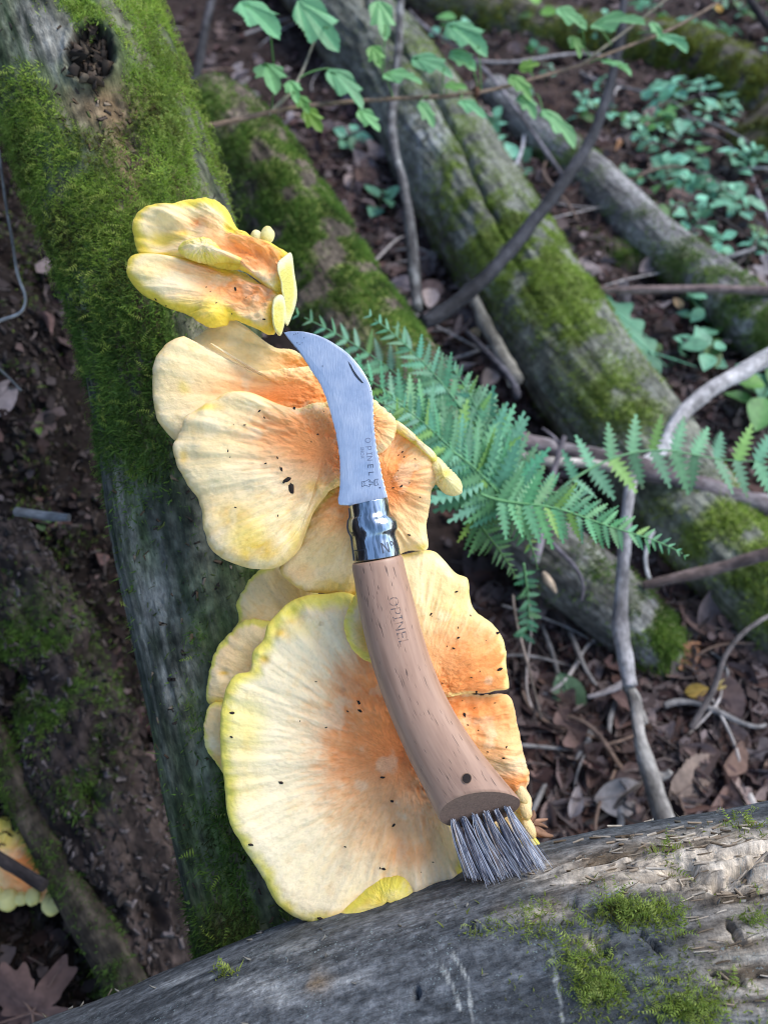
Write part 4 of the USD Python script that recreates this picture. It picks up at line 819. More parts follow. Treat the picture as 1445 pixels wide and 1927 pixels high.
specks(mb, sB3, [(912, 1310, .0006), (928, 1312, .0006), (874, 1348, .0006), (950, 1400, .0004), (944, 1420, .0004), (900, 1305, .0004)] + scatter_px(rng, 12, (840, 1310, 970, 1460), (.00015, .0003)), rng)
M['water'] = usdkit.material(stage, L + 'water', {'p': ('principled_bsdf', {'roughness': .04, 'transmission_weight': 1.0, 'ior': 1.33, 'base_color': (1, .97, .93)})}, [], surface='p.BSDF')
def drop(parent, surf, u, v, r):
    p, n = on_lobe(surf, u, v, -.0001); B = frame(n, rng=rng); m = trimesh.creation.icosphere(3, 1.0)
    q = m.vertices * [1, .92, .42]; q[:, 2] = np.maximum(q[:, 2], -.05)
    part('water_drop', p + (q * r) @ B.T, m.faces, M['water'], parent)
for s_, u, v, r in ((sM4, 742, 902, .0017), (sB2, 862, 1262, .0008), (sB1, 648, 1298, .0012), (sB1, 607, 1172, .0011), (sM3, 395, 1010, .0006)):
    drop(mm_ if (s_ is sM4 or s_ is sM3) else mb, s_, u, v, r)

# ------------------------------------------------------------------ the pocket knife with its brush
ZK1 = lambda p: [(520 + x / 5.504, 600 + y / 5.504) for x, y in p]
kz = .2705                                                  # depth of the knife's middle plane
M['blade'] = usdkit.material(stage, L + 'blade', {
    'c': ('attribute', {'attribute': 'lc'}), 'm1': ('mapping', {'scale': (1, 1, 1), 'rotation': (0, 0, .5)}), 'm2': ('mapping', {'scale': (9, 1, 1), 'rotation': (0, 0, .75)}), 'm3': ('mapping', {'scale': (14, 1, 1), 'rotation': (0, 0, -.5)}),
    'n1': ('noise_texture', {'scale': 120., 'detail': 4.}), 'n2': ('noise_texture', {'scale': 220., 'detail': 6., 'roughness': .8}), 'n3': ('noise_texture', {'scale': 260., 'detail': 5.}),
    'a': ('math', {'math_type': 'add'}), 'bp': ('bump', {'strength': .5, 'distance': .00011}),
    'r': ('map_range', {'from_min': .3, 'from_max': .7, 'to_min': .30, 'to_max': .46}), 'k': ('rgb_ramp', {'ramp': [(.3, (.56, .58, .62)), (.62, (.70, .72, .75)), (.72, (.82, .83, .85))]}),
    'p': ('principled_bsdf', {'metallic': 1.0})},
    [('c.vector', 'm1.vector'), ('c.vector', 'm2.vector'), ('c.vector', 'm3.vector'), ('m1.vector', 'n1.vector'), ('m2.vector', 'n2.vector'), ('m3.vector', 'n3.vector'), ('n2.fac', 'a.value1'), ('n3.fac', 'a.value2'),
     ('a.value', 'bp.height'), ('bp.normal', 'p.normal'), ('n1.fac', 'r.value'), ('r.result', 'p.roughness'), ('n2.fac', 'k.fac'), ('k.color', 'p.base_color')], surface='p.BSDF')
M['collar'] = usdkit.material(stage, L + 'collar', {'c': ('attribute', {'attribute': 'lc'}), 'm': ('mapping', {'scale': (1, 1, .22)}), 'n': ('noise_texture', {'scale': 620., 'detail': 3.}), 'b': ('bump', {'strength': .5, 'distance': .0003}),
    'k': ('rgb_ramp', {'ramp': [(.40, (.20, .24, .27)), (.56, (.46, .51, .56))]}), 'p': ('principled_bsdf', {'metallic': 1.0, 'roughness': .19})},  # reflected dark verticals painted into the steel colour as lengthwise streaks
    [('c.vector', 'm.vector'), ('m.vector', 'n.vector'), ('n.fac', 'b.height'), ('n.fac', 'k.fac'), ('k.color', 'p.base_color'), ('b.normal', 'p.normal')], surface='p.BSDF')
M['dark_metal'] = usdkit.material(stage, L + 'dark_metal', {'p': ('principled_bsdf', {'metallic': .8, 'roughness': .35, 'base_color': (.07, .075, .085)})}, [], surface='p.BSDF')
M['engraving'] = usdkit.material(stage, L + 'engraving', {'p': ('principled_bsdf', {'metallic': .3, 'roughness': .5, 'base_color': (.06, .07, .10)})}, [], surface='p.BSDF')
M['faint_engraving'] = usdkit.material(stage, L + 'faint_engraving', {'p': ('principled_bsdf', {'metallic': .7, 'roughness': .45, 'base_color': (.26, .28, .34)})}, [], surface='p.BSDF')
M['ink'] = usdkit.material(stage, L + 'ink', {'c': ('texture_coordinate', {}), 'n': ('noise_texture', {'scale': 900., 'detail': 3.}), 'k': ('rgb_ramp', {'ramp': [(.42, (.09, .065, .06)), (.56, (.30, .17, .11))]}), 'p': ('principled_bsdf', {'roughness': .6})},
    [('c.object', 'n.vector'), ('n.fac', 'k.fac'), ('k.color', 'p.base_color')], surface='p.BSDF')
M['beech'] = usdkit.material(stage, L + 'beech', {
    'c': ('attribute', {'attribute': 'lc'}), 'm1': ('mapping', {'scale': (1, 1, .10)}), 'm2': ('mapping', {'scale': (1, 1, .10)}),
    'n1': ('noise_texture', {'scale': 420., 'detail': 5., 'roughness': .6}), 'v': ('noise_texture', {'scale': 1900., 'detail': 1.}), 'n3': ('noise_texture', {'scale': 130., 'detail': 2.}),
    'k': ('rgb_ramp', {'ramp': [(.25, (.27, .158, .104)), (.5, (.36, .215, .142)), (.75, (.43, .27, .182))]}), 'd': ('map_range', {'from_min': .665, 'from_max': .73, 'to_min': 0., 'to_max': .7, 'clamp': True}),
    'x': ('mix', {'color2': (.055, .030, .022)}), 'bp': ('bump', {'strength': .5, 'distance': .0003, 'invert': True}), 'p': ('principled_bsdf', {'roughness': .42, 'specular_ior_level': .45})},
    [('c.vector', 'm1.vector'), ('c.vector', 'm2.vector'), ('m1.vector', 'n1.vector'), ('m2.vector', 'v.vector'), ('n1.fac', 'k.fac'), ('v.fac', 'd.value'), ('k.color', 'x.color1'), ('d.result', 'x.fac'), ('x.color', 'p.base_color'), ('d.result', 'bp.height'), ('bp.normal', 'p.normal')], surface='p.BSDF')
M['end_grain'] = tinted('end_grain', .7, (1, 1, 1), 900, .25, .0002, 'pos', .25)
M['bristle'] = tinted('bristle', .35, (1, 1, 1), 300, .1, .00001, 'pos', .5)

knife = thing_at('pocket_knife', 'curved mushroom knife with open steel blade, beech handle and bristle brush, lying on the mushrooms', 'knife', P(760, 1100, kz))
KN = -FWD
# blade: outline in its own plane, bevelled to the concave cutting edge on the left
spine = ZK1([(78, 142), (170, 128), (260, 132), (370, 152), (500, 200), (620, 270), (730, 350), (830, 455), (900, 550), (955, 650), (992, 760), (1008, 870), (1012, 980), (1016, 1090), (1026, 1200), (1040, 1310), (1060, 1420), (1082, 1530), (1104, 1640), (1128, 1740), (1150, 1850), (1158, 1900)])
edge = ZK1([(78, 142), (130, 215), (200, 300), (270, 390), (330, 480), (385, 570), (440, 650), (485, 745), (520, 840), (550, 940), (580, 1040), (605, 1140), (628, 1250), (645, 1360), (655, 1470), (660, 1580), (660, 1690), (652, 1790), (640, 1880), (645, 1915), (670, 1930), (760, 1935)])
def resample(p, n):
    p = np.asarray(p, float); d = np.r_[0, np.cumsum(np.linalg.norm(np.diff(p, axis=0), axis=1))]
    return PchipInterpolator(d, p, axis=0)(np.linspace(0, d[-1], n))
nb = 150
sp_, ed_ = resample(spine, nb), resample(edge, nb)
wob = (fbm(np.c_[np.linspace(0, 60, nb), np.zeros(nb), np.zeros(nb)], 2, 4) - .5)
filed = sstep(.48, .60, np.linspace(0, 1, nb)) * sstep(.97, .93, np.linspace(0, 1, nb))          # filed notches on the back
sp_ = sp_ + np.c_[np.abs(np.sin(np.linspace(0, 1, nb) * 118)) * -1.5 * filed, np.zeros(nb)]
ed_ = ed_ + np.c_[wob * 1.5 * sstep(.02, .1, np.linspace(0, 1, nb)), np.zeros(nb)]
wt = np.array([0, .012, .06, .2, .4, .6, .8, .94, .985, 1.0])       # from back to edge
th = np.array([.00055, .00075, .00082, .00080, .00074, .00064, .0005, .00026, .00010, .00001])
top_px = sp_[:, None] * (1 - wt[None, :, None]) + ed_[:, None] * wt[None, :, None]
slim = np.minimum(1, .25 + np.linspace(0, 1, nb) * 8)[:, None]
B0 = P(top_px[..., 0], top_px[..., 1], np.full(top_px.shape[:2], kz - .0012))
Vt_, Vb_ = B0 + KN * (th[None] * slim)[..., None], B0 - KN * (th[None] * slim)[..., None]
Vall = np.concatenate([Vt_, Vb_[:, ::-1]], 1)
mcol = Vall.shape[1]
Ff = tris(grid_faces(nb, mcol, True))
lcb = np.stack([(np.concatenate([top_px, top_px[:, ::-1]], 1)[..., 0]) * kz / FPX, (np.concatenate([top_px, top_px[:, ::-1]], 1)[..., 1]) * kz / FPX, np.zeros((nb, mcol))], -1)
def fix_out(V, F, ref):
    V = np.asarray(V); F = np.asarray(F)
    t = trimesh.Trimesh(V, F, process=False)
    return F[:, ::-1] if t.volume < 0 else F
Vf = Vall.reshape(-1, 3)
bl = usdkit.mesh(stage, str(knife.GetPath()) + '/blade', (Vf - _orig[str(knife.GetPath())], fix_out(Vf, Ff, None)), M['blade'], smooth=False)
UsdGeom.PrimvarsAPI(bl).CreatePrimvar('lc', T.Vector3fArray, 'vertex').Set(Vt.Vec3fArray.FromNumpy(lcb.reshape(-1, 3).astype(np.float32)))
blade = bl.GetPrim()
def on_blade(px, py, off=.00008): return P(px, py, np.full(np.shape(px), kz - .0012)) + KN * (.00083 + off)
def flat_mark(name, polys, mat, parent, off=.00006):
    """flat marks on the blade: polygons (k,2) in photo pixels, as thin plates"""
    from shapely.geometry import Polygon
    ms = []
    for p in polys:
        m = p if hasattr(p, 'vertices') else trimesh.creation.extrude_polygon(p if hasattr(p, 'geom_type') else Polygon(p).buffer(0), 1.0, engine='earcut')
        v = m.vertices; ms.append((on_blade(v[:, 0], v[:, 1], 0) + KN * ((v[:, 2] > .5) * off)[:, None], m.faces))
    V, F = join(ms)[:2]
    return part(name, V, fix_out(V, F, None), mat, parent, smooth=False)
def line_poly(pts, w):
    from shapely.geometry import LineString
    return LineString(pts).buffer(w / 2, cap_style=2)
nick = ZK1([(742, 438), (772, 478), (800, 530), (830, 575), (862, 615), (905, 668), (885, 668), (845, 632), (812, 590), (780, 535), (755, 480)])
tag(flat_mark('nail_nick', [nick], M['dark_metal'], blade), 'dark slanted slot')
def text_px(s, origin, direction, height_px, bold=False):
    """lettering laid in photo pixels: reading along direction, capitals to its left-hand side turned up"""
    m = meshkit.text_mesh(s, 1.0, .2, bold); v = m.vertices
    d = np.asarray(direction, float) / np.hypot(*direction); up = np.array([d[1], -d[0]])
    q = np.asarray(origin) + (v[:, :1] * d + v[:, 1:2] * up) * height_px
    m2 = m.copy(); m2.vertices = np.c_[q, np.where(v[:, 2] > .1, 1, 0)]
    return m2
x = ZK1([(918, 1232), (958, 1640)]); d_ = (x[1][0] - x[0][0], x[1][1] - x[0][1])
seq = [('O', 0, 0), ('P', .21, 0), ('I', .37, 0), ('N', .46, 0), ('E', .67, 1), ('L', .86, 1)]
tl = np.hypot(*d_)
fine_, bold_ = [], []
for ch, f, dark in seq:
    o = (x[0][0] + d_[0] * f, x[0][1] + d_[1] * f)
    (bold_ if dark else fine_).append(text_px(ch, o, d_, 10.5))
flat_mark('lettering', fine_, M['faint_engraving'], blade); flat_mark('lettering', bold_, M['engraving'], blade)
x2 = ZK1([(872, 1330), (885, 1525)]); flat_mark('lettering', [text_px('INOX', x2[0], (x2[1][0] - x2[0][0], x2[1][1] - x2[0][1]), 6.0)], M['faint_engraving'], blade)
hand = [[(880, 1690), (905, 1685), (930, 1680)], [(890, 1740), (915, 1725), (935, 1728)], [(882, 1690), (892, 1712), (888, 1742)], [(905, 1688), (915, 1705), (910, 1728)], [(930, 1680), (955, 1665), (975, 1672), (960, 1685), (1005, 1692)], [(960, 1700), (1005, 1700)], [(935, 1728), (965, 1738), (975, 1722), (960, 1716), (1000, 1712)],
        [(1010, 1678), (1022, 1665), (1050, 1665), (1042, 1690), (1055, 1718), (1030, 1728), (1012, 1722), (1008, 1700), (1010, 1678)], [(1025, 1668), (1022, 1726)], [(1050, 1665), (1046, 1655)], [(1055, 1718), (1060, 1725)]]
flat_mark('crowned_hand_mark', [line_poly(ZK1(h), .75) for h in hand], M['engraving'], blade)
dots = [np.array(ZK1([(1072 + 9 * math.cos(t), 1750 + 8 * math.sin(t)) for t in np.linspace(0, 6.28, 9)[:-1]]))] + [np.array(ZK1([(a + r * math.cos(t), b + r * math.sin(t)) for t in np.linspace(0, 6.28, 7)[:-1]])) for a, b, r in ((218, 252, 6), (242, 268, 5), (272, 252, 5), (290, 200, 6), (480, 492, 6), (978, 752, 6), (186, 168, 5), (205, 160, 5), (225, 152, 5))]
flat_mark('tarnish_spot', dots, M['engraving'], blade)

# collar and handle: rings of an oval section along a curved centre line
class Handle:
    def __init__(s, left, right, depth_ratio, z):
        l, r = np.asarray(left, float), np.asarray(right, float)
        s.l, s.r, s.q, s.z = l, r, depth_ratio, z
        c = (l + r) / 2; zc = np.broadcast_to(np.asarray(z, float), (len(c),))
        s.c = P(c[:, 0], c[:, 1], zc); s.w = np.linalg.norm(P(r[:, 0], r[:, 1], zc) - P(l[:, 0], l[:, 1], zc), axis=1) / 2
        s.side = P(r[:, 0], r[:, 1], zc) - P(l[:, 0], l[:, 1], zc); s.side /= np.linalg.norm(s.side, axis=1, keepdims=True)
        s.d = s.w * np.broadcast_to(np.asarray(depth_ratio, float), s.w.shape)
        s.len = np.r_[0, np.cumsum(np.linalg.norm(np.diff(s.c, axis=0), axis=1))]
    def at(s, L_, phi, off=0.0, sq=2.0):
        """surface point at length L_ and angle phi (0 = towards the camera, +90 = right)"""
        f = lambda a: np.stack([np.interp(L_, s.len, a[:, k]) for k in range(3)], -1)
        c, sd = f(s.c), f(s.side); w, d = np.interp(L_, s.len, s.w) + off, np.interp(L_, s.len, s.d) + off
        e = s.c[-1] - s.c[-4]; e = e / np.linalg.norm(e); c = c + np.maximum(L_ - s.len[-1], 0)[..., None] * e
        return c + sd * (w * np.sin(phi))[..., None] + KN * (d * np.cos(phi))[..., None]
ZC = lambda p: [(620 + x / 5.504, 900 + y / 5.504) for x, y in p]
cl = resample(ZC([(196, 285), (204, 330), (208, 400), (190, 440), (184, 500), (196, 560), (218, 600), (226, 640), (236, 720), (245, 790), (252, 860)]), 70)
cr = resample(ZC([(602, 195), (612, 250), (632, 360), (672, 400), (700, 450), (708, 510), (690, 560), (688, 580), (704, 650), (722, 720), (734, 790)]), 70)
coll = Handle(cl, cr, .92, kz - .0002)
ph = np.linspace(0, 2 * np.pi, 96, endpoint=False)
LL, PH = np.meshgrid(coll.len, ph, indexing='ij')
cv = coll.at(LL, PH)
def capped(v, inset=0.0):
    n, m = v.shape[:2]
    V = np.vstack([v.reshape(-1, 3), v[0].mean(0), v[-1].mean(0)]); k = np.arange(m); k2 = (k + 1) % m; e = n * m; o = (n - 1) * m
    F = np.vstack([tris(grid_faces(n, m, True)), np.stack([np.full(m, e), k2, k], 1), np.stack([np.full(m, e + 1), o + k, o + k2], 1)])
    return V, fix_out(V, F, None)
V, F = capped(cv)
lcc = np.stack([np.sin(PH) * .009, np.cos(PH) * .009, LL], -1).reshape(-1, 3)
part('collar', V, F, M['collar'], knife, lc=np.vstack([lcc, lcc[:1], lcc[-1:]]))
# slot and notch of the turning ring
sl = np.linspace(coll.len[3], coll.len[-2], 40); pl = np.full(40, -1.42)
inner = []
q0, q1 = coll.at(sl, pl - .10, .0003), coll.at(sl, pl + .09, .0003)
V = np.concatenate([q0[:, None], q1[:, None], coll.at(sl, pl + .09, -.0004)[:, None], coll.at(sl, pl - .10, -.0004)[:, None]], 1)
V2, F2 = capped(V); part('ring_slot', V2, F2, M['dark_metal'], knife, smooth=False)
sl = np.linspace(np.interp(.80, [0, 1], [0, coll.len[-1]]), coll.len[-1] * .815, 3)
pp = np.linspace(-1.3, -.42, 24)
g = np.stack([coll.at(np.full(24, sl[0]), pp, .00012), coll.at(np.full(24, sl[2]), pp, .00012), coll.at(np.full(24, sl[2]), pp, -.0003), coll.at(np.full(24, sl[0]), pp, -.0003)], 1)
V2, F2 = capped(g); part('ring_notch', V2, F2, M['dark_metal'], knife, smooth=False)
sl2 = np.linspace(sl[0], coll.len[-1], 6); pq = np.array([-.44, -.40])
g = np.stack([coll.at(sl2, np.full(6, a), b) for a, b in ((-.44, .00012), (-.40, .00012), (-.40, -.0003), (-.44, -.0003))], 1)
V2, F2 = capped(g); part('ring_notch', V2, F2, M['dark_metal'], knife, smooth=False)
def wrap_text(name, s, L0, phi0, h, hdl, rad, along, mat, off=.00005, bold=False):
    """lettering wrapped on the handle; along: reading along its length, else around it"""
    m = meshkit.text_mesh(s, 1.0, .2, bold); v = m.vertices.copy()
    m2 = trimesh.Trimesh(v, m.faces, process=False)
    m2 = m2.subdivide_to_size(.35) if True else m2
    v = np.array(m2.vertices)
    o = np.where(v[:, 2] > .1, off, -.00002)
    if along: V = hdl.at(L0 + v[:, 0] * h, phi0 + v[:, 1] * h / rad, o)
    else: V = hdl.at(L0 - v[:, 1] * h, phi0 + v[:, 0] * h / rad, o)
    return part(name, V, fix_out(V, m2.faces, None), mat, knife, smooth=False)
wrap_text('collar_lettering', 'N°08', coll.len[-1] * .92, .22, .0037, coll, coll.w[-5], False, M['dark_metal'])

hl = resample([(661, 1061), (667, 1095), (676, 1150), (689, 1210), (706, 1270), (728, 1332), (750, 1385), (773, 1436), (800, 1490), (829, 1549)], 120)
hr = resample([(757, 1043), (764, 1075), (776, 1120), (793, 1185), (813, 1248), (838, 1308), (868, 1362), (902, 1412), (938, 1457), (979, 1505)], 120)
tt = np.linspace(0, 1, 120)
hz = kz - .0 + np.interp(tt, [0, .5, 1], [0, -.0005, -.001])
hand_ = Handle(hl, hr, np.interp(tt, [0, .15, .6, .85, 1], [.90, .92, .86, .68, .56]), hz)
nphi = 120; ph = np.linspace(0, 2 * np.pi, nphi, endpoint=False)
Lend = hand_.len[-1] - .0004 - .0100 * np.cos(ph) * np.where(np.cos(ph) > 0, 1.05, .95)
tau = np.r_[0, .004, .012, np.linspace(.03, 1, 110)]
LL = tau[:, None] * Lend[None]; PH = np.broadcast_to(ph, LL.shape)
offs = np.where(tau < .013, (tau - .013) * .04, 0)[:, None] * np.ones(nphi) + np.where(tau > .993, -.0004, 0)[:, None]
hv = hand_.at(LL, PH, offs)
# lanyard hole: distances for placing its dark disc on the wood
hu, hw, _ = proj(hv)
hd = np.hypot(hu - 877, hw - 1466.5)
hole_c, hole_r = P(877, 1466.5, kz - .007), 9.5
V = np.vstack([hv.reshape(-1, 3), hv[0].mean(0)]); m = nphi; n = len(hv); k = np.arange(m); k2 = (k + 1) % m
F = np.vstack([tris(grid_faces(n, m, True)), np.stack([np.full(m, n * m), k2, k], 1)])
endv = hv[-1]; ec = endv.mean(0)
if True:
    tm = trimesh.Trimesh(np.vstack([V, ec]), np.vstack([F, np.stack([np.full(m, len(V)), (n - 1) * m + k, (n - 1) * m + k2], 1)]), process=False)
    if tm.volume < 0: tm.invert()
    lch = np.stack([np.sin(PH) * np.interp(LL, hand_.len, hand_.w), np.cos(PH) * np.interp(LL, hand_.len, hand_.d), LL], -1)
    # sort the end faces from the body; the wood stays closed at the hole
    fc = tm.vertices[tm.faces].mean(1); fu_, fw_, _ = proj(fc)
    nrm = tm.face_normals
    body_f = tm.faces[:-m] if False else tm.faces
    endf = np.zeros(len(tm.faces), bool); endf[-m:] = True
    Vh = V; lch2 = np.vstack([lch.reshape(-1, 3), lch[0].mean(0)])
    ff = tm.faces[~endf]
    part('handle', Vh, ff, M['beech'], knife, lc=lch2)
    # rounded rim runs into the sawn end
    s_ = np.array([1, .985, .9, .6, .3, .05]); E = np.stack([ec + (endv - ec) * a + 0 for a in s_])
    E = E + 0
    V2 = np.vstack([E.reshape(-1, 3), ec]); nn_ = len(s_)
    F2 = np.vstack([tris(grid_faces(nn_, m, True)), np.stack([np.full(m, nn_ * m), (nn_ - 1) * m + k, (nn_ - 1) * m + k2], 1)])
    cc = V2[F2[:, 0]]; fn = np.cross(V2[F2[0, 1]] - V2[F2[0, 0]], V2[F2[0, 2]] - V2[F2[0, 0]])
    axis_end = hand_.c[-1] - hand_.c[-6]
    if fn @ axis_end < 0: F2 = F2[:, ::-1]
    part('sawn_end', V2, F2, M['end_grain'], knife, tint=np.array([.20, .125, .085]), smooth=False)
# the lanyard hole: a near-flat dark disc painted for its shade, with a worn rim
hp = P(877, 1466.5, kz); jj = np.argmin(hd + 1e3 * (np.cos(PH) < 0)); hp = hv.reshape(-1, 3)[jj]
a_ = np.arange(28) * 2 * np.pi / 28
rh = 8.6 * kz / FPX
hv3 = hv; ji, jk = np.unravel_index(jj, hd.shape)
hn = np.cross(hv3[ji + 2, jk] - hv3[ji - 2, jk], hv3[ji, (jk + 2) % nphi] - hv3[ji, jk - 2]); hn /= np.linalg.norm(hn); hn = hn if hn @ KN > 0 else -hn
HB = frame(hn, RIGHT)
ringp = lambda r, o: hp + (np.cos(a_)[:, None] * HB[:, 0] + np.sin(a_)[:, None] * HB[:, 1]) * r + hn * (o + .00016 - .5 * (r * np.abs(np.cos(a_)[:, None] * .9)) ** 2 / .011)
hole_rows = np.array([ringp(rh * 1.12, .00004), ringp(rh * 1.02, .00010), ringp(rh * .93, .00002), ringp(rh * .9, -.0004)])
V2 = hole_rows.reshape(-1, 3); F2 = tris(grid_faces(4, 28, True)); part('hole_rim', V2, F2 if np.cross(V2[F2[0, 1]] - V2[F2[0, 0]], V2[F2[0, 2]] - V2[F2[0, 0]]) @ KN > 0 else F2[:, ::-1], M['end_grain'], knife, tint=np.array([.16, .095, .06]))
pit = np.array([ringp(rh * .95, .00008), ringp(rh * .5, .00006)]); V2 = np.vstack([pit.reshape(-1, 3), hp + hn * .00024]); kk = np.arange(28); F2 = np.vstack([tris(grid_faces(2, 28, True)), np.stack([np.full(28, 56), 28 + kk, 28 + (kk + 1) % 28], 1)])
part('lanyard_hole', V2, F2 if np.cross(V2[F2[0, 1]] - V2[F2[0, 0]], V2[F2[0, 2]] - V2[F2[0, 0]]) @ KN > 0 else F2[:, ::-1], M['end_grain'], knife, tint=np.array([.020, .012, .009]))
wrap_text('handle_lettering', 'OPINEL', hand_.len[-1] * .135, .14, .0035, hand_, hand_.w[20], True, M['ink'], .00003)
# bristles in six tufts set in the end
tips_ = [(893, 1652), (925, 1660), (950, 1652), (975, 1650), (998, 1645), (1022, 1636)]
roots_ = [(852, 1541), (872, 1537), (893, 1533), (913, 1528), (934, 1524), (953, 1520)]
for k, ((tu, tv), (ru, rv)) in enumerate(zip(tips_, roots_)):
    parts_ = []
    for b in range(85):
        du, dv = rng.normal() * 2.6, rng.normal() * 1.6
        r0 = P(ru + du, rv + dv, kz + .001 + rng.normal() * .0011); sp = rng.normal() * 6.5 + du * 2.0
        tz = kz - .004 + rng.normal() * .0045
        end = P(tu + sp, tv + rng.normal() * 5 - abs(sp) * .2 + 2, tz)
        mid = (r0 + end) / 2 + RIGHT * (-.0005 + rng.normal() * .0006) + KN * rng.normal() * .0006
        v_b, f_b, _ = tube([r0, r0 * .6 + end * .4 + (mid - (r0 + end) / 2), mid * .35 + end * .65, end], [.00011, .00011, .00010, .00006], 4, 8, caps=False)
        col = np.array([(.46, .50, .58), (.58, .60, .64), (.30, .33, .40), (.05, .06, .10), (.09, .09, .12), (.26, .20, .16), (.40, .40, .42)][rng.choice(7, p=[.18, .10, .17, .22, .16, .09, .08])]) * rng.uniform(.8, 1.2)
        parts_.append((v_b, f_b, np.tile(col, (len(v_b), 1))))
    V, F, C = join(parts_); tag(part('bristle_tuft', V, F, M['bristle'], knife, tint=C), kind='stuff')

# ------------------------------------------------------------------ leaves
def leaf_grid(wf, L_, W_, n=13, fold=.25, curl=.0, droop=.2, seed=0, ruffle=.0):
    """a leaf along +x, blade in xy, normal +z: wf(t, side) half width"""
    t = np.linspace(0, 1, n); js = np.array([-1, -.5, 0, .5, 1.0])
    V = np.zeros((n, 5, 3))
    for k, j in enumerate(js):
        w = np.array([wf(x, np.sign(j) or 1) for x in t]) * abs(j) * W_
        V[:, k, 0] = t * L_; V[:, k, 1] = np.sign(j) * w * math.cos(fold)
        V[:, k, 2] = w * math.sin(fold) - droop * L_ * t ** 2 + curl * (w / max(W_, 1e-9)) ** 2 * L_
    V[..., 2] += ruffle * L_ * (fbm(V / L_ * 5 + seed, 2, seed) - .5)
    return V.reshape(-1, 3), tris(grid_faces(n, 5))

def rosette_leaf(L_, lobes=5, teeth=3, seed=0, fold=.10, cupd=.1, n=84):
    """a roundish lobed leaf (currant-like): stalk joint at the origin, tip along +x"""
    a = np.linspace(-math.pi, math.pi, n, endpoint=False)
    r = np.interp(np.abs(a), [0, .38, .62, 1.05, 1.35, 1.9, 2.35, 2.8, 3.14], [1.0, .86, .60, .84, .62, .70, .62, .45, .12])
    r = r * (1 + .14 * np.abs(((a * 6.5 + .2) % 1.0) - .5) * 2 - .07) * L_ * .62
    rows = np.array([0, .35, .68, 1.0])
    c = np.array([.30 * L_, 0])
    X = c[0] * rows[:, None] * 0 + rows[:, None] * (np.cos(a) * r + .36 * L_ * (1 - rows[:, None] * 0))
    Y_ = rows[:, None] * np.sin(a) * r * .66
    R_ = np.hypot(X - .36 * L_ * rows[:, None], Y_) / (.62 * L_)
    Z_ = .05 * L_ * np.abs(np.sin(a * 2.5)) * rows[:, None] - cupd * L_ * R_ ** 2 + .03 * L_ * np.sin(a * 3 + seed) * rows[:, None]
    V = np.stack([X, Y_, Z_], -1).reshape(-1, 3)
    f = tris(grid_faces(4, n, True))
    return V, f

def place(V, base, d, nrm):
    B = frame(nrm, d); return base + V @ B.T

UPZ = np.array([0, 0, 1.0])
TEAL = np.array([.125, .330, .185]); GREEN = np.array([.075, .17, .045]); LIME = np.array([.16, .30, .05]); FERN = np.array([.120, .335, .200])

# --- the thin live twig with lobed leaves, top
tw = thing_at('leafy_twig', 'thin living twig with small lobed green leaves crossing the top of the picture', 'twig', P(700, 200, .62))
TWZ = lambda u: .55 + .20 * (u - 370) / 960
def twig_line(px, r0, r1, name, parent, zf=TWZ, dz=0., col=(.17, .12, .085), seed=1):
    p = np.array([P(u, v, zf(u) + dz) for u, v in px]); rr = np.linspace(r0, r1, len(p))
    V, F, lc = tube(p, rr, 8, len(p) * 8, .25, seed)
    return part(name, V, F, M['stick'], parent, tint=np.asarray(col), lc=lc)
twig_line([(330, 236), (372, 237), (450, 224), (520, 208), (600, 196), (680, 189), (760, 184), (840, 180), (905, 172), (960, 160), (1030, 140), (1100, 118), (1160, 94), (1230, 68), (1300, 34), (1350, 4)], .0021, .0014, 'stem', tw)
twig_line([(505, 213), (530, 190), (555, 160), (575, 118), (598, 62)], .0019, .0009, 'side_twig', tw, seed=2, col=(.22, .20, .15))
twig_line([(1095, 118), (1150, 78), (1200, 40), (1260, -8)], .0013, .0009, 'side_twig', tw, seed=3, col=(.2, .18, .13))
KB = P(895, 172, TWZ(895)); m_ = trimesh.creation.icosphere(3, .0036); part('bud_scar', KB + m_.vertices * [1, 1, 1.3] * (1 + .3 * (fbm(m_.vertices * 600, 2, 1)[:, None] - .5)), m_.faces, M['stick'], tw, tint=np.array([.10, .05, .03]), lc=m_.vertices)
# base (stalk end), tip, joint on the twig, roll of the blade
LV = [((452, 2), (533, 78), (515, 120), .5, 0), ((560, 0), (643, 74), (598, 62), .4, 0), ((712, 0), (730, 66), (722, 130), .9, 1), ((620, 128), (697, 186), (560, 148), .5, 0), ((500, 118), (520, 205), (512, 205), .9, 1), ((545, 150), (560, 185), (540, 178), .6, 1), ((560, 180), (582, 205), (570, 200), .5, 2), ((574, 205), (606, 240), (575, 202), .5, 3),
      ((700, 85), (716, 120), (722, 150), .8, 2), ((722, 138), (800, 170), (740, 186), .45, 1), ((775, 105), (862, 135), (830, 180), .35, 0), ((842, 42), (925, 102), (905, 172), .40, 0), ((848, 94), (900, 124), (900, 170), .4, 1), ((790, 190), (828, 214), (808, 182), .6, 1), ((866, 188), (915, 228), (870, 178), .3, 0), ((675, 206), (720, 232), (680, 190), .35, 1),
      ((975, 128), (1016, 108), (1003, 142), .9, 3), ((960, 140), (1010, 172), (965, 158), .4, 2), ((978, 176), (1015, 212), (1000, 165), .7, 1), ((1020, 205), (1096, 270), (1010, 176), .5, 1), ((1048, 14), (1112, 50), (1100, 100), .35, 1), ((1115, 44), (1212, 116), (1150, 84), .6, 1), ((1075, 66), (1100, 96), (1110, 108), .6, 2), ((1135, 112), (1186, 158), (1110, 118), .6, 1), ((1240, 64), (1292, 116), (1200, 62), .4, 0), ((1225, 40), (1250, 60), (1240, 60), .5, 1), ((836, 160), (880, 148), (840, 180), .5, 2)]
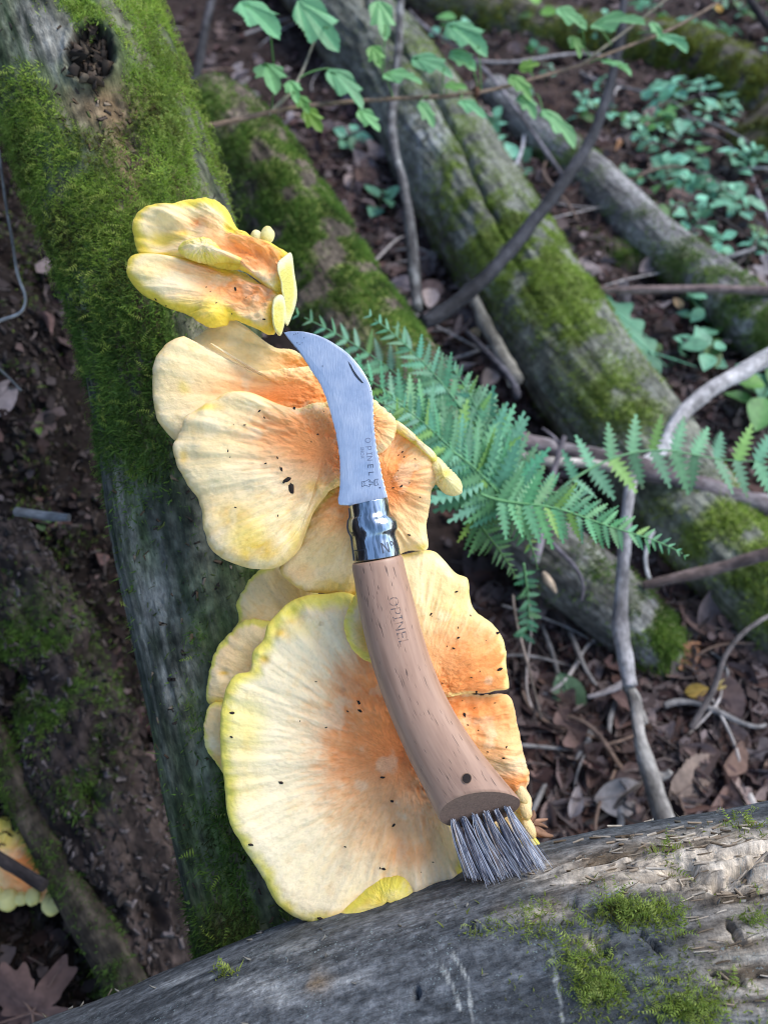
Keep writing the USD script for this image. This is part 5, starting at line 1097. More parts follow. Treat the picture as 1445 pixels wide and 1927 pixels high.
tl_cols = [TEAL * [1.6, 1.45, 1.25], TEAL * [1.7, 1.5, 1.05], GREEN * 2.3, LIME * 1.2]
for k, (b, t_, j, roll, ci) in enumerate(LV):
    z0 = TWZ(b[0]) - .01; B_, T_ = P(*b, z0), P(*t_, z0 - .012)
    d = T_ - B_; l = np.linalg.norm(d); n_ = UPZ * (1 - roll) - FWD * roll + rng.normal(size=3) * .12
    n_ = UPZ * (1 - roll * .55) - FWD * roll * .55 + rng.normal(size=3) * .16
    V, F = rosette_leaf(l * .92, seed=k, cupd=.12 + .1 * rng.random())
    V = place(V, B_, d, n_)
    av = np.tile(np.linspace(-math.pi, math.pi, 84, endpoint=False), 4); rv_ = np.repeat([0, .35, .68, 1.0], 84)
    vein = np.exp(-(np.min(np.abs(av[:, None] - np.array([0, 1.02, -1.02, 1.95, -1.95])), 1) / .07) ** 2)
    tl = tl_cols[ci] * rng.uniform(.85, 1.15) * (1 + .35 * vein[:, None]) * (1.05 - .18 * rv_[:, None] * (fbm(V * 90, 2, k)[:, None]) * 1.2)
    lp = part('leaf', V, F, M['leaf'], tw, tint=tl)
    J = P(*j, TWZ(j[0])); base_ = B_ if np.hypot(j[0] - b[0], j[1] - b[1]) < np.hypot(j[0] - t_[0], j[1] - t_[1]) else B_ * .3 + T_ * .7
    V, F, lc = tube([J, (J + base_) / 2 + UPZ * .002, base_], [.0007, .0006, .0006], 5, 8)
    part('leaf_stalk', V, F, M['stem'], lp, tint=GREEN * 1.3)

# --- ferns
def pinna_mesh(l, wr, teeth, rng, asym=0.0):
    n = 2 * teeth; t = np.linspace(0, 1, n + 1)
    prof = np.interp(t, [0, .10, .30, .65, .9, 1], [.55, .95, 1.0, .72, .32, 0.04])
    tooth = np.where(np.arange(n + 1) % 2 == 0, .32, 1.0)
    tooth[-1] = 1
    shift = np.where(np.arange(n + 1) % 2 == 1, .35 / teeth, 0)
    V = []
    w = l * wr
    for k in range(n + 1):
        x = t[k] * l; ww = w * prof[k] * tooth[k]; zz = -.10 * l * t[k] ** 2
        V += [[x, 0, zz], [x + shift[k] * l, ww, zz + .10 * ww + rng.normal() * .02 * w], [x + shift[k] * l, -ww, zz + .10 * ww + rng.normal() * .02 * w]]
    F = []
    for k in range(n):
        a, b = 3 * k, 3 * k + 3
        F += [[a, b, b + 1], [a, b + 1, a + 1], [a, a + 2, b + 2], [a, b + 2, b]]
    return np.array(V), np.array(F)
def frond(parent, px, z, npairs, plen, rng, col, name='frond', prof=None, wr=.19, teeth=7, side=(1, 1), bare=.08, nrm=None, ang=68, stem=.0011, taper=1.0, label=None):
    """px: rachis in photo pixels from base to tip, z: depths along it"""
    px = np.asarray(px, float); zz = np.interp(np.linspace(0, 1, len(px)), np.linspace(0, 1, len(np.atleast_1d(z))), np.atleast_1d(z))
    c = spline(P(px[:, 0], px[:, 1], zz), 60)
    V, F, lc = tube(c[::3], np.linspace(stem, stem * .25, 20), 6, 40)
    fr = part(name, V, F, M['stem'], parent, tint=np.asarray(col) * [.9, .8, .6])
    if label: tag(fr, label)
    tan = np.gradient(c, axis=0); tan /= np.linalg.norm(tan, axis=1, keepdims=True)
    N0 = (-FWD * .75 + UPZ * .5) if nrm is None else np.asarray(nrm, float)
    for k in range(npairs):
        t = bare + (1 - bare) * (k + .5) / npairs; q = t * 59; i = int(min(q, 58)); p = c[i] + (c[i + 1] - c[i]) * (q - i); d = tan[i]
        pr = prof(t) if prof else (1 - t) ** taper * .92 + .08 if t > .3 else .75 + .6 * t * .65
        n0 = N0 - d * (N0 @ d); n0 /= np.linalg.norm(n0)
        for sg in (1, -1):
            if not side[0 if sg > 0 else 1]: continue
            l = plen * pr * rng.uniform(.9, 1.1)
            a = math.radians(ang + rng.normal() * 5 - 18 * t)
            dd = d * math.cos(a) + np.cross(n0, d) * sg * math.sin(a) - n0 * .10
            nn = n0 + rng.normal(size=3) * .22
            V, F = pinna_mesh(l, wr * rng.uniform(.9, 1.1), teeth if l > .4 * plen else max(4, teeth - 2), rng)
            rib_ = np.ones(len(V)); rib_[::3] = 1.35; yel = np.array([1.5, 1.12, .5]) if rng.random() < .10 else np.array([rng.uniform(.85, 1.25), 1, rng.uniform(.8, 1.1)])
            tip_ = np.clip((V[:, 0] / l - .75) * 3, 0, 1)[:, None] * (.6 if rng.random() < .12 else 0.0)
            cp = np.asarray(col) * rng.uniform(.72, 1.25) * yel * rib_[:, None]; cp = cp * (1 - tip_) + np.array([.22, .14, .06]) * tip_
            part('pinna', place(V, p + d * rng.normal() * .0006, dd, nn), F, M['leaf'], fr, tint=cp)
    return fr
fr_ = thing_at('fern', 'large bright green fern with overlapping lacy fronds behind the middle mushroom', 'fern', P(960, 970, .47))
mz = .00029                                                 # metres per pixel near the fern
frond(fr_, [(1000, 985), (940, 905), (850, 800), (760, 715), (670, 650), (552, 588)], [.47, .42], 24, 165 * mz, rng, FERN * .9, teeth=11)
frond(fr_, [(985, 975), (950, 900), (890, 800), (830, 720), (770, 655), (690, 590)], [.46, .425], 24, 150 * mz, rng, FERN, teeth=9)
frond(fr_, [(970, 965), (900, 880), (820, 805), (740, 745), (660, 690), (600, 640)], [.455, .40], 21, 140 * mz, rng, FERN * [1.1, 1.08, 1.0], teeth=8)
frond(fr_, [(960, 970), (905, 900), (845, 840), (790, 790), (720, 740)], [.44, .385], 18, 145 * mz, rng, FERN * [1.05, 1.0, 1.05], teeth=9)
frond(fr_, [(965, 960), (945, 900), (925, 850), (905, 790), (870, 720), (820, 660)], [.46, .44], 17, 110 * mz, rng, FERN * .85, teeth=7)
frond(fr_, [(905, 930), (960, 945), (1040, 955), (1130, 985), (1210, 1010), (1296, 1050)], [.42, .41], 23, 100 * mz, rng, FERN * [1.1, 1.1, .9], teeth=8, label='long frond reaching out over the lichen grey log')
frond(fr_, [(900, 935), (960, 930), (1030, 925), (1100, 945), (1165, 985)], [.43, .43], 15, 80 * mz, rng, FERN, teeth=7)
frond(fr_, [(885, 955), (905, 990), (935, 1030), (972, 1092)], [.43, .44], 12, 72 * mz, rng, FERN * [1.1, .9, .55], teeth=7, label='lower darker green frond hanging down')
frond(fr_, [(950, 960), (985, 1000), (1012, 1075)], [.44, .45], 10, 52 * mz, rng, FERN * [1.1, .95, .7], teeth=6)
frond(fr_, [(960, 965), (985, 920), (1010, 880), (1030, 850)], [.47, .48], 9, 50 * mz, rng, FERN * .9, teeth=6)
frond(fr_, [(990, 985), (945, 915), (900, 850), (850, 770), (800, 700), (745, 610)], [.47, .45], 20, 120 * mz, rng, FERN * [.85, .9, .85], teeth=9)
frond(fr_, [(975, 975), (930, 920), (880, 870), (830, 835), (770, 790), (700, 750)], [.44, .39], 18, 120 * mz, rng, FERN * [1.15, 1.1, 1.0], teeth=9)
fr2 = thing_at('fern', 'slender fern frond with widely spaced leaflets in front of the crossing roots at the right', 'fern', P(1250, 860, .52))
frond(fr2, [(1030, 945), (1075, 905), (1130, 872), (1190, 852), (1260, 848), (1340, 862), (1420, 868), (1520, 880)], [.50, .54], 12, 80 * .00037, rng, FERN * [1.05, 1.0, .9], wr=.25, teeth=7, ang=80, prof=lambda t: np.interp(t, [0, .2, .5, 1], [.55, .85, 1.0, .95]), nrm=-FWD * .9 + UPZ * .3)
fr3 = thing_at('fern', 'tiny drooping fern sprout hanging below the large fern', 'fern', P(990, 1140, .5))
frond(fr3, [(985, 1060), (992, 1110), (995, 1150), (985, 1200)], [.50, .52], 10, 26 * .00036, rng, FERN * [.9, .85, .8], wr=.35, teeth=4, ang=75, prof=lambda t: .9)

# ------------------------------------------------------------------ sticks and roots
def stick(name, label, px, zs, r, col, cat='stick', sides=12, rough=.30, seed=0, group=None, top=None, pale=None, side_twigs=()):
    px = np.asarray(px, float); z = np.interp(np.arange(len(px)), np.linspace(0, len(px) - 1, len(np.atleast_1d(zs))), np.atleast_1d(zs))
    p = P(px[:, 0], px[:, 1], z); rr = np.interp(np.arange(len(px)), np.linspace(0, len(px) - 1, len(np.atleast_1d(r))), np.atleast_1d(r))
    V, F, lc = tube(p, rr, sides, max(40, len(px) * 12), rough, seed, freq=45)
    o = thing_at(name, label, cat, p.mean(0), group)
    nzz = fbm(lc * [90, 90, 14], 4, seed); C = mix(np.asarray(col) * .55, np.asarray(col) * 1.4, sstep(.35, .65, nzz))
    if pale is not None: C = mix(C, np.asarray(pale), sstep(.5, .62, fbm(lc * [120, 120, 40], 3, seed + 3)) * .7)
    part('bark', V, F, M['stick'], o, tint=C, lc=lc)
    for (px2, z2, r2) in side_twigs:
        px2 = np.asarray(px2, float); V, F, lc = tube(P(px2[:, 0], px2[:, 1], np.linspace(*z2, len(px2))), np.linspace(*r2, len(px2)), 7, 24, .2, seed + 1)
        part('side_twig', V, F, M['stick'], o, tint=np.asarray(col), lc=lc)
    return o
PALE, GREY_, DARKB, PURP, BRN = (.36, .34, .33), (.17, .16, .16), (.030, .030, .034), (.14, .11, .11), (.12, .08, .06)
stick('branch', 'long dark bare branch slanting over the long mossy log', [(1182, -60), (1172, 20), (1160, 110), (1138, 190), (1110, 265), (1050, 355), (985, 440), (920, 515), (860, 568), (795, 606)], [1.20, 1.13, 1.04, .97, .90, .84, .80, .76, .74, .72], [.0060, .0080], DARKB, 'branch', seed=1)
stick('branch', 'upright thin grey stem standing between the mossy logs near the top', [(757, -60), (752, 40), (745, 140), (738, 250), (757, 340), (772, 430), (780, 520), (786, 580)], [.98, .78], [.0050, .0062], (.085, .08, .078), 'branch', seed=2, pale=(.22, .22, .21))
stick('branch', 'smooth pale grey branch coming in from the right edge to the fern', [(1520, 630), (1445, 672), (1385, 705), (1325, 742), (1280, 785), (1245, 842), (1190, 880)], [.76, .68], [.0080, .0070], PALE, 'branch', seed=3, pale=(.5, .49, .48))
stick('branch', 'straight brown stick lying level at the right edge above the big torn leaf', [(1105, 543), (1200, 545), (1300, 543), (1400, 545), (1500, 547)], [.90, .86], [.0040, .0055], (.15, .11, .10), 'branch', seed=4)
stick('root', 'thick purplish brown root crossing under the slender fern frond', [(975, 828), (1060, 846), (1130, 862), (1215, 886), (1300, 908), (1390, 936), (1500, 965)], [.70, .66], [.0085, .0105], PURP, 'root', seed=5, rough=.45, pale=(.26, .23, .23))
stick('root', 'pale peeled stick lying just below the purplish root', [(960, 845), (1005, 864), (1070, 870), (1150, 880)], [.685, .68], [.004, .005], (.40, .36, .32), 'root', seed=6)
stick('branch', 'pale upright stick in front of the lichen grey log', [(1190, 890), (1180, 960), (1174, 1040), (1170, 1110), (1168, 1180), (1176, 1240), (1186, 1292)], [.60, .57], [.0048, .0060], (.30, .28, .28), 'branch', seed=7, rough=.35, pale=(.45, .43, .43))
stick('branch', 'gnarled grey stick standing in the leaf litter just above the foreground log', [(1178, 1290), (1196, 1330), (1202, 1380), (1218, 1440), (1236, 1500), (1252, 1550), (1275, 1610)], [.575, .515], [.0046, .0070], (.24, .22, .20), 'branch', seed=8, rough=.5, pale=(.40, .38, .35), side_twigs=[([(1222, 1450), (1245, 1462), (1262, 1452)], (.545, .54), (.004, .002)), ([(1190, 1320), (1210, 1345), (1216, 1362)], (.57, .56), (.003, .0015))])
stick('branch', 'short dark brown stick across the foot of the long mossy log at the right', [(1210, 1102), (1290, 1084), (1370, 1064), (1418, 1050), (1500, 1030)], [.64, .60], [.0040, .0058], (.13, .095, .085), 'branch', seed=9)
stick('bark_strip', 'flat pale strip of bark beside the shadowed side of the long mossy log', [(890, 560), (918, 620), (945, 670), (970, 716)], [.90, .80], [.007, .009], (.24, .225, .19), 'bark', seed=10, rough=.5)
stick('twig', 'dark bent twig between the fern and the long mossy log', [(880, 625), (925, 672), (960, 712), (972, 745)], [.84, .74], [.003, .004], (.08, .075, .085), 'twig', seed=11)
stick('twig', 'grey twig leaning beside the slender pale log', [(1085, 345), (1130, 415), (1160, 480), (1190, 545), (1215, 612)], [1.15, .95], [.0036, .0046], GREY_, 'twig', seed=12, pale=(.4, .39, .38))
stick('twig', 'forked purplish twig behind the drooping fern frond', [(1062, 822), (1044, 880), (1030, 940), (1020, 1000), (1006, 1060)], [.66, .62], [.0024, .0030], (.17, .15, .165), 'twig', seed=13, side_twigs=[([(1060, 850), (1045, 826), (1020, 806)], (.66, .67), (.002, .001)), ([(1022, 990), (1060, 1044), (1088, 1076), (1094, 1130)], (.60, .6), (.0022, .0012))])
stick('twig', 'thin crooked twig among the dry leaves at the right', [(1470, 1150), (1400, 1190), (1362, 1240), (1345, 1290), (1325, 1330), (1300, 1372)], [.60, .59], [.0016, .0026], (.22, .19, .18), 'twig', seed=14)
stick('twig', 'small grey twig branching left of the gnarled stick', [(1105, 1312), (1150, 1298), (1186, 1278)], [.61, .61], [.0018, .0030], (.20, .18, .18), 'twig', seed=15)
stick('twig', 'long thin dry stalk bending down beside the mushrooms', [(965, 1120), (972, 1170), (990, 1240), (1005, 1300), (1018, 1352)], [.56, .57], [.0009, .0012], (.24, .19, .16), 'twig', seed=16)
stick('twig', 'second thin dry stalk curving down from the tiny fern sprout', [(995, 1135), (1000, 1180), (992, 1250), (1000, 1330)], [.58, .59], [.0006, .0009], (.26, .22, .2), 'twig', seed=17)
stick('root_thread', 'fine pale root thread hanging down at the left edge', [(-6, 265), (4, 330), (14, 400), (26, 470), (38, 530), (48, 568), (40, 586), (14, 598), (-10, 612)], [.44, .44], [.0009, .0011], (.36, .33, .29), 'root', seed=18, sides=8)
stick('root_thread', 'thin whitish root thread at the left edge above the pale stick', [(-6, 690), (18, 712), (40, 735)], [.46, .46], [.0007, .0008], (.3, .28, .25), 'root', seed=19, sides=6)
stick('stick', 'short weathered pale stick lying on the dark bank at the left', [(30, 962), (60, 967), (95, 972), (130, 974)], [.455, .45], [.0030, .0026], (.36, .35, .33), 'stick', seed=20)
stick('twig', 'dark sawn twig lying across the small mushroom at the lower left', [(-60, 1585), (-10, 1612), (40, 1642), (84, 1668)], [.47, .455], [.0040, .0042], (.040, .032, .030), 'twig', seed=21)
stick('twig', 'thin dark twig below the small mushroom at the lower left', [(62, 1690), (40, 1730), (8, 1775), (-20, 1800)], [.52, .54], [.0010, .0012], (.12, .09, .05), 'twig', seed=22)
stick('twig', 'thin grey twig crossing behind the leafy twig at the top', [(770, 18), (830, 70), (890, 110), (960, 190), (1010, 260), (1060, 330)], [1.30, 1.15], [.0026, .0034], (.16, .145, .15), 'twig', seed=23)
stick('twig', 'thin pale twig low on the ground between the long mossy log and the slender log', [(985, 255), (975, 300), (955, 350), (950, 400)], [1.2, 1.12], [.0030, .0028], (.30, .29, .30), 'twig', seed=24)
stick('twig', 'fine grey twig in the far leaves at the upper right', [(1378, 80), (1388, 180), (1400, 280), (1425, 360), (1450, 420)], [1.45, 1.05], [.0018, .0024], (.20, .18, .19), 'twig', seed=25)
stick('branch', 'dark forked stem standing in the small green plants at the upper right', [(1290, 170), (1300, 215), (1320, 260), (1330, 310)], [1.4, 1.28], [.007, .011], (.13, .115, .12), 'branch', seed=26, side_twigs=[([(1310, 200), (1280, 235), (1245, 240)], (1.38, 1.36), (.004, .002))])
stick('branch', 'dark branch slanting through the top right corner', [(1400, -30), (1425, 20), (1470, 70)], [1.5, 1.45], [.008, .009], (.06, .05, .05), 'branch', seed=27)
stick('twig', 'slender twig running from the top edge down past the upper left leaves', [(402, -10), (385, 60), (372, 130), (360, 172)], [1.2, 1.05], [.006, .007], (.045, .043, .046), 'twig', seed=28)
stick('twig', 'grey twig lying below the crossing roots beside the fern', [(1230, 1000), (1215, 1040), (1222, 1090)], [.66, .65], [.0016, .002], (.3, .3, .3), 'twig', seed=29)
stick('twig', 'thin twig fallen along the slender pale log', [(1120, 640), (1160, 560), (1210, 500), (1230, 470)], [.98, 1.1], [.0022, .0028], (.12, .10, .10), 'twig', seed=30)

# ------------------------------------------------------------------ small orange mushroom at the lower left
ms = thing_at('chicken_mushroom', 'small blurred orange and yellow mushroom at the lower left edge, crossed by a dark twig', 'mushroom', P(40, 1630, .5))
lobe('lobe', ms, [(-60, 1560), (-20, 1546), (20, 1548), (50, 1580), (80, 1620), (100, 1660), (112, 1690), (95, 1712), (60, 1700), (20, 1706), (-40, 1700), (-90, 1640)], (10, 1630), .492, (0, 0), .010, dome=.006, fold=.003, nfold=6, rim=.010, seed=41, nt=160, ns=36, rimw=14, rimc=LEMON * .8, base=CREAM, paint=[(60, 1620, (50, 50), ORANGE, .95), (70, 1650, (40, 40), DEEP, .5), (15, 1570, (34, 26), LEMON, .7)])
for k, (a, b, r, s) in enumerate([(99, 1702, .0068, 1.0), (62, 1688, .0048, 1.2), (16, 1694, .0064, 1.1), (-8, 1690, .0060, 1.1), (40, 1692, .004, 1.1)]):
    knob('knob', ms, a, b, .487, r, [.68, .60, .24], s, (0, 1), 50 + k)

# ------------------------------------------------------------------ fallen leaves
LC = [np.array(c) for c in ([.17, .105, .08], [.23, .165, .145], [.14, .085, .075], [.27, .205, .19], [.105, .068, .06], [.32, .26, .25])]
def ovate(t, s): return (np.sin(np.pi * min(t, 1) ** .8) ** .9) * .30 + .002
def oak(t, s): return ((.16 + .34 * t ** .6 * (1 - t ** 6)) * (.62 + .45 * math.sin(t * 16 + .7 * s + .5)) * (1 - t ** 9)) * .8 + .004
def toothed(t, s): return (np.sin(np.pi * t ** .9) ** .8) * .34 * (1 + .12 * (((t * 11) % 1.0) - .5)) + .002
CLS = UsdGeom.Scope.Define(stage, '/World/Looks/unused')   # (palette scope)
def leaf_with_rib(root, V, F, mat, tint, L_, n, rib=(.10, .07, .05)):
    b = part('blade', V, F, mat, root, tint=tint)
    mid = V.reshape(n, 5, 3)[:, 2]
    rv, rf, _ = tube(mid[::2] + [0, 0, .0006], np.linspace(.0009, .0003, len(mid[::2])), 5, len(mid))
    part('midrib', rv, rf, M['stem'], root, tint=np.asarray(rib))
def dead_proto(k, wf, L_, n, **kw):
    """first leaf of each shape; the others are copies of it"""
    V, F = leaf_grid(wf, L_, L_, n=n, seed=k, **kw)
    V = V - [L_ * .5, 0, 0]
    return V, F, n
shapes = [dead_proto(1, ovate, .048, 13, fold=.25, curl=.5, droop=.15, ruffle=.10), dead_proto(2, ovate, .040, 13, fold=.5, curl=1.2, droop=-.2, ruffle=.14), dead_proto(3, oak, .058, 33, fold=.12, curl=.35, droop=.1, ruffle=.16),
          dead_proto(4, toothed, .050, 34, fold=.3, curl=-.4, droop=.25, ruffle=.14), dead_proto(5, ovate, .036, 13, fold=.8, curl=.8, droop=.3, ruffle=.12), dead_proto(6, oak, .050, 33, fold=.5, curl=.9, droop=-.15, ruffle=.2), dead_proto(7, toothed, .042, 34, fold=-.2, curl=.6, droop=.4, ruffle=.22)]
lr = np.random.default_rng(77)
protos = {}
def dead_leaf(p, nrm, k, scale, col, label, group=None, d=None, name='dead_leaf'):
    """a fallen leaf lying at p"""
    key = (k, col)
    R = frame(nrm, d, lr)
    if key not in protos:
        x = UsdGeom.Xform.Define(stage, '/World/' + numbered('/World', name)); o = tag(x.GetPrim(), label, 'leaf', group)
        V, F, n = shapes[k]; leaf_with_rib(o, V, F, M['dead_leaf'], LC[col], .04, n, LC[col] * .7)
        set_xf(x, p, R, scale); protos[key] = o
        return o
    return copy_of(protos[key], name, p, R, scale, label, 'leaf', group)
# where leaves lie: dense at the right and middle, thin on the left bank
cand = []
LAND = [(1180, 1000, 'the pale upright stick'), (1220, 1450, 'the gnarled grey stick'), (1066, 1326, 'the fresh green leaf'), (1310, 1290, 'the yellow leaf'), (1370, 1064, 'the short dark brown stick'), (1110, 1100, 'the lichen grey log'), (1010, 1560, 'the wood splinters'), (1430, 1500, 'the long pale sliver'),
        (960, 820, 'the large fern'), (1250, 740, 'the smooth pale branch'), (870, 560, 'the dark slanting branch'), (1060, 340, 'the slanting branch top'), (1300, 545, 'the level brown stick'), (1230, 450, 'the slender pale log'), (1210, 640, 'the torn green leaf'), (1160, 500, 'the dark mossy chunk'), (1320, 260, 'the dark forked stem'), (1230, 100, 'the far mossy log'), (1420, 280, 'the brownish log end'),
        (760, 400, 'the upright grey stem'), (890, 250, 'the long groove'), (560, 330, 'the dark mossy log'), (440, 215, 'the broken log end'), (580, 110, 'the leafy side twig'), (330, 60, 'the trunk top'), (480, 60, 'the leftmost twig leaf'), (700, 60, 'the top twig leaves'), (80, 970, 'the short pale stick'), (40, 560, 'the pale root thread'), (76, 800, 'the tiny clover seedling'), (116, 1140, 'the three leaved seedling'), (260, 1300, 'the trunk with mushrooms'), (60, 1350, 'the rotting log')]
SHN = ['oval', 'rolled oval', 'lobed', 'toothed', 'folded oval', 'curled lobed', 'crumpled toothed']
CON = ['brown', 'purplish brown', 'dark brown', 'pale mauve', 'blackish brown', 'pale grey']
def whereabouts(p):
    u, v, z = proj(np.asarray(p)[None]); u, v = float(u[0]), float(v[0])
    k = min(range(len(LAND)), key=lambda i: (LAND[i][0] - u) ** 2 + (LAND[i][1] - v) ** 2); dx, dy = u - LAND[k][0], v - LAND[k][1]
    d = math.hypot(dx, dy); far = 'just ' if d < 60 else ''
    if abs(dx) > 2 * abs(dy): w = 'right of' if dx > 0 else 'left of'
    elif abs(dy) > 2 * abs(dx): w = 'below' if dy > 0 else 'above'
    else: w = ('below' if dy > 0 else 'above') + (' and right of' if dx > 0 else ' and left of')
    return far + w + ' ' + LAND[k][2]
taken = {}
def own_label(look, p, size):
    base_ = f"{size}{look} {whereabouts(p)}"
    if base_ in taken:
        taken[base_] += 1; u, v, z = proj(np.asarray(p)[None]); base_2 = base_ + (', farther' if z[0] > .9 else ', nearer')
        if base_2 in taken: return None
        taken[base_2] = 1
        return base_2
    taken[base_] = 1
    return base_
def drop_leaves(n, box, smin, smax, cols, ks, label, group, tilt=.45):
    u, v = lr.uniform(box[0], box[2], n), lr.uniform(box[1], box[3], n)
    g = Gpix(u, v, .004); nn = gnormal(g[:, 0], g[:, 1], .03)
    for a in range(n):
        k_, c_, s_ = int(lr.choice(ks)), int(lr.choice(cols)), lr.uniform(smin, smax)
        lab = own_label(f"{SHN[k_]} {CON[c_]} dead leaf", g[a], 'large ' if s_ > smin * .35 + smax * .65 else ('small ' if s_ < smin * .65 + smax * .35 else ''))
        if lab: dead_leaf(g[a] + nn[a] * lr.uniform(0, .010), nn[a] + lr.normal(size=3) * tilt, k_, s_, c_, lab, group)
drop_leaves(80, (990, 1120, 1460, 1620), .45, 1.1, [0, 1, 2, 3, 4], [0, 1, 2, 3, 4, 5, 6], 'brown curled dead leaf in the litter at the right above the foreground log', 'dead leaves in the litter at the right')
drop_leaves(60, (850, 100, 1445, 700), .6, 1.2, [0, 1, 2, 3, 5], [0, 1, 2, 3, 4, 5, 6], 'purplish brown dead leaf on the forest floor between the far logs', 'dead leaves among the far logs')
drop_leaves(34, (280, 0, 720, 420), .6, 1.3, [0, 1, 2, 3, 5], [0, 1, 2, 3, 5, 6], 'dull dead leaf on the dark ground between the mossy trunk and the long log', 'dead leaves on the ground at the top left')
drop_leaves(18, (640, 330, 960, 760), .6, 1.1, [1, 2, 3, 5], [0, 1, 3, 4, 6], 'dead leaf in the gap between the two mossy logs behind the fern', 'dead leaves behind the fern')
drop_leaves(6, (0, 560, 200, 1400), .35, .6, [0, 2, 4], [0, 1, 4, 6], 'small dark dead leaf stuck on the bank at the left', 'small dead leaves on the left bank')
def one_leaf(u, v, k, s, col, label, cols=None, up=.004, tilt=(0, 0, 0), d=None, mat='dead_leaf', name='dead_leaf'):
    g = Gpix(u, v, up)[0]; n_ = gnormal(g[:1], g[1:2], .03)[0] + np.asarray(tilt)
    o = thing_at(name, label, 'leaf', g); V, F, n = shapes[k]
    B = frame(n_, None if d is None else np.asarray(d, float), lr)
    Vw = g + (V * s) @ B.T
    part('blade', Vw, F, M[mat], o, tint=np.asarray(col))
    mid = Vw.reshape(n, 5, 3)[:, 2]; rv, rf, _ = tube(mid[::2] + B[:, 2] * .0005, np.linspace(.0009, .0003, len(mid[::2])), 5, n); part('midrib', rv, rf, M['stem'], o, tint=np.asarray(col) * .75)
one_leaf(1066, 1326, 3, .85, (.12, .22, .12), 'single fresh green leaf lying on the brown litter right of the mushrooms', up=.014, tilt=(-.1, -.5, .1), d=(.3, -1, 0), mat='leaf', name='green_leaf')
one_leaf(1302, 1248, 6, .95, (.27, .125, .07), 'crumpled orange brown leaf in the litter under the long mossy log', up=.012, tilt=(.1, -.5, 0), d=(1, .4, 0))
one_leaf(1302, 1312, 0, .42, (.42, .30, .06), 'small yellow leaf fragment just below the crumpled orange leaf', up=.012, tilt=(0, -.4, 0), d=(1, .2, 0))
one_leaf(1345, 1302, 4, .42, (.46, .34, .14), 'small pale ochre leaf fragment right of the yellow one', up=.012, tilt=(0, -.4, 0))
one_leaf(1165, 1510, 0, 1.0, (.26, .23, .22), 'pale papery dead leaf lying against the gnarled grey stick', up=.016, tilt=(.3, -.6, .1), d=(1, .1, 0))
one_leaf(1075, 1520, 4, .7, (.27, .24, .245), 'torn whitish leaf scrap near the wood splinters', up=.014, tilt=(0, -.5, .1), d=(.4, 1, 0))
one_leaf(1300, 1480, 3, 1.1, (.17, .12, .10), 'large dry brown leaf right of the gnarled grey stick', up=.014, tilt=(.1, -.5, 0), d=(.8, .6, 0))
one_leaf(1080, 1400, 5, 1.0, (.16, .10, .085), 'large reddish brown dead leaf below the fresh green leaf', up=.012, tilt=(-.1, -.4, 0), d=(.5, -1, 0))
one_leaf(1330, 1160, 0, 1.0, (.20, .155, .15), 'folded mauve grey leaf standing up beside the foot of the long mossy log', up=.016, tilt=(.2, -.8, -.2), d=(.2, 1, 0))
one_leaf(455, 150, 2, .9, (.20, .17, .17), 'pale lobed dead leaf on the dark ground right of the mossy trunk top', up=.012, tilt=(0, -.3, 0), d=(.3, -1, 0))
one_leaf(440, 395, 0, .5, (.26, .25, .28), 'grey leaf tucked behind the topmost mushroom', up=.4) if False else None
one_leaf(890, 645, 0, .45, (.50, .36, .22), 'small tan leaf on the ground left of the long mossy log', up=.012, tilt=(0, -.4, 0))
one_leaf(755, 545, 6, .9, (.26, .22, .24), 'mauve dead leaf between the two mossy logs above the fern', up=.012, tilt=(0, -.5, 0))
one_leaf(805, 560, 0, .9, (.24, .17, .15), 'rusty dead leaf beside the foot of the upright grey stem', up=.012, tilt=(0, -.5, 0))
one_leaf(1270, 585, 0, .40, (.52, .33, .18), 'small bright tan leaf right of the long mossy log', up=.012, tilt=(0, -.5, 0))
one_leaf(940, 225, 0, .42, (.42, .24, .05), 'small orange yellow leaf on the ground under the leafy twig', up=.012, tilt=(0, -.5, 0))
one_leaf(1335, 66, 0, .5, (.46, .25, .06), 'orange leaf caught on the far mossy log', up=.05, tilt=(0, -.5, 0))
one_leaf(1430, 525, 2, .9, (.36, .31, .31), 'pale whitish dead leaf at the right edge', up=.012, tilt=(0, -.5, 0))
one_leaf(1160, 285, 4, .6, (.30, .15, .08), 'rusty leaf scrap right of the dark slanting branch', up=.012, tilt=(0, -.5, 0))
one_leaf(14, 770, 0, .8, (.21, .17, .17), 'mauve dead leaf at the left edge of the bank', up=.010, tilt=(.2, -.5, 0), d=(.2, 1, 0))
# the big lobed leaf in the lower left corner
g = P(62, 1905, .462); bo = thing_at('dead_leaf', 'large deeply lobed pinkish brown dead leaf in the lower left corner', 'leaf', g)
a = np.linspace(-math.pi, math.pi, 160, endpoint=False)
r = .031 * (.36 + .64 * np.abs(np.cos(2.0 * a + .5 * np.sin(a * 2) + .3)) ** .7 * (1 + .16 * np.sin(a * 17) + .12 * np.sin(a * 5 + 1))) * np.where(np.abs(a) > 2.8, .4, 1)
rows = np.linspace(0, 1, 7); Xl, Yl = rows[:, None] * np.cos(a) * r, rows[:, None] * np.sin(a) * r
Zl = .004 * np.sin(Xl * 160) + .005 * (fbm(np.stack([Xl, Yl, Xl * 0], -1) * 60, 3, 2) - .5) - .10 * (Xl ** 2 + Yl ** 2) / .04
B = frame(-FWD * .8 + UPZ * .4, np.array([.35, .5, .3]))
part('blade', g + np.stack([Xl, Yl, Zl], -1).reshape(-1, 3) @ B.T, tris(grid_faces(7, 160, True)), M['dead_leaf'], bo, tint=np.array([.13, .078, .066]))
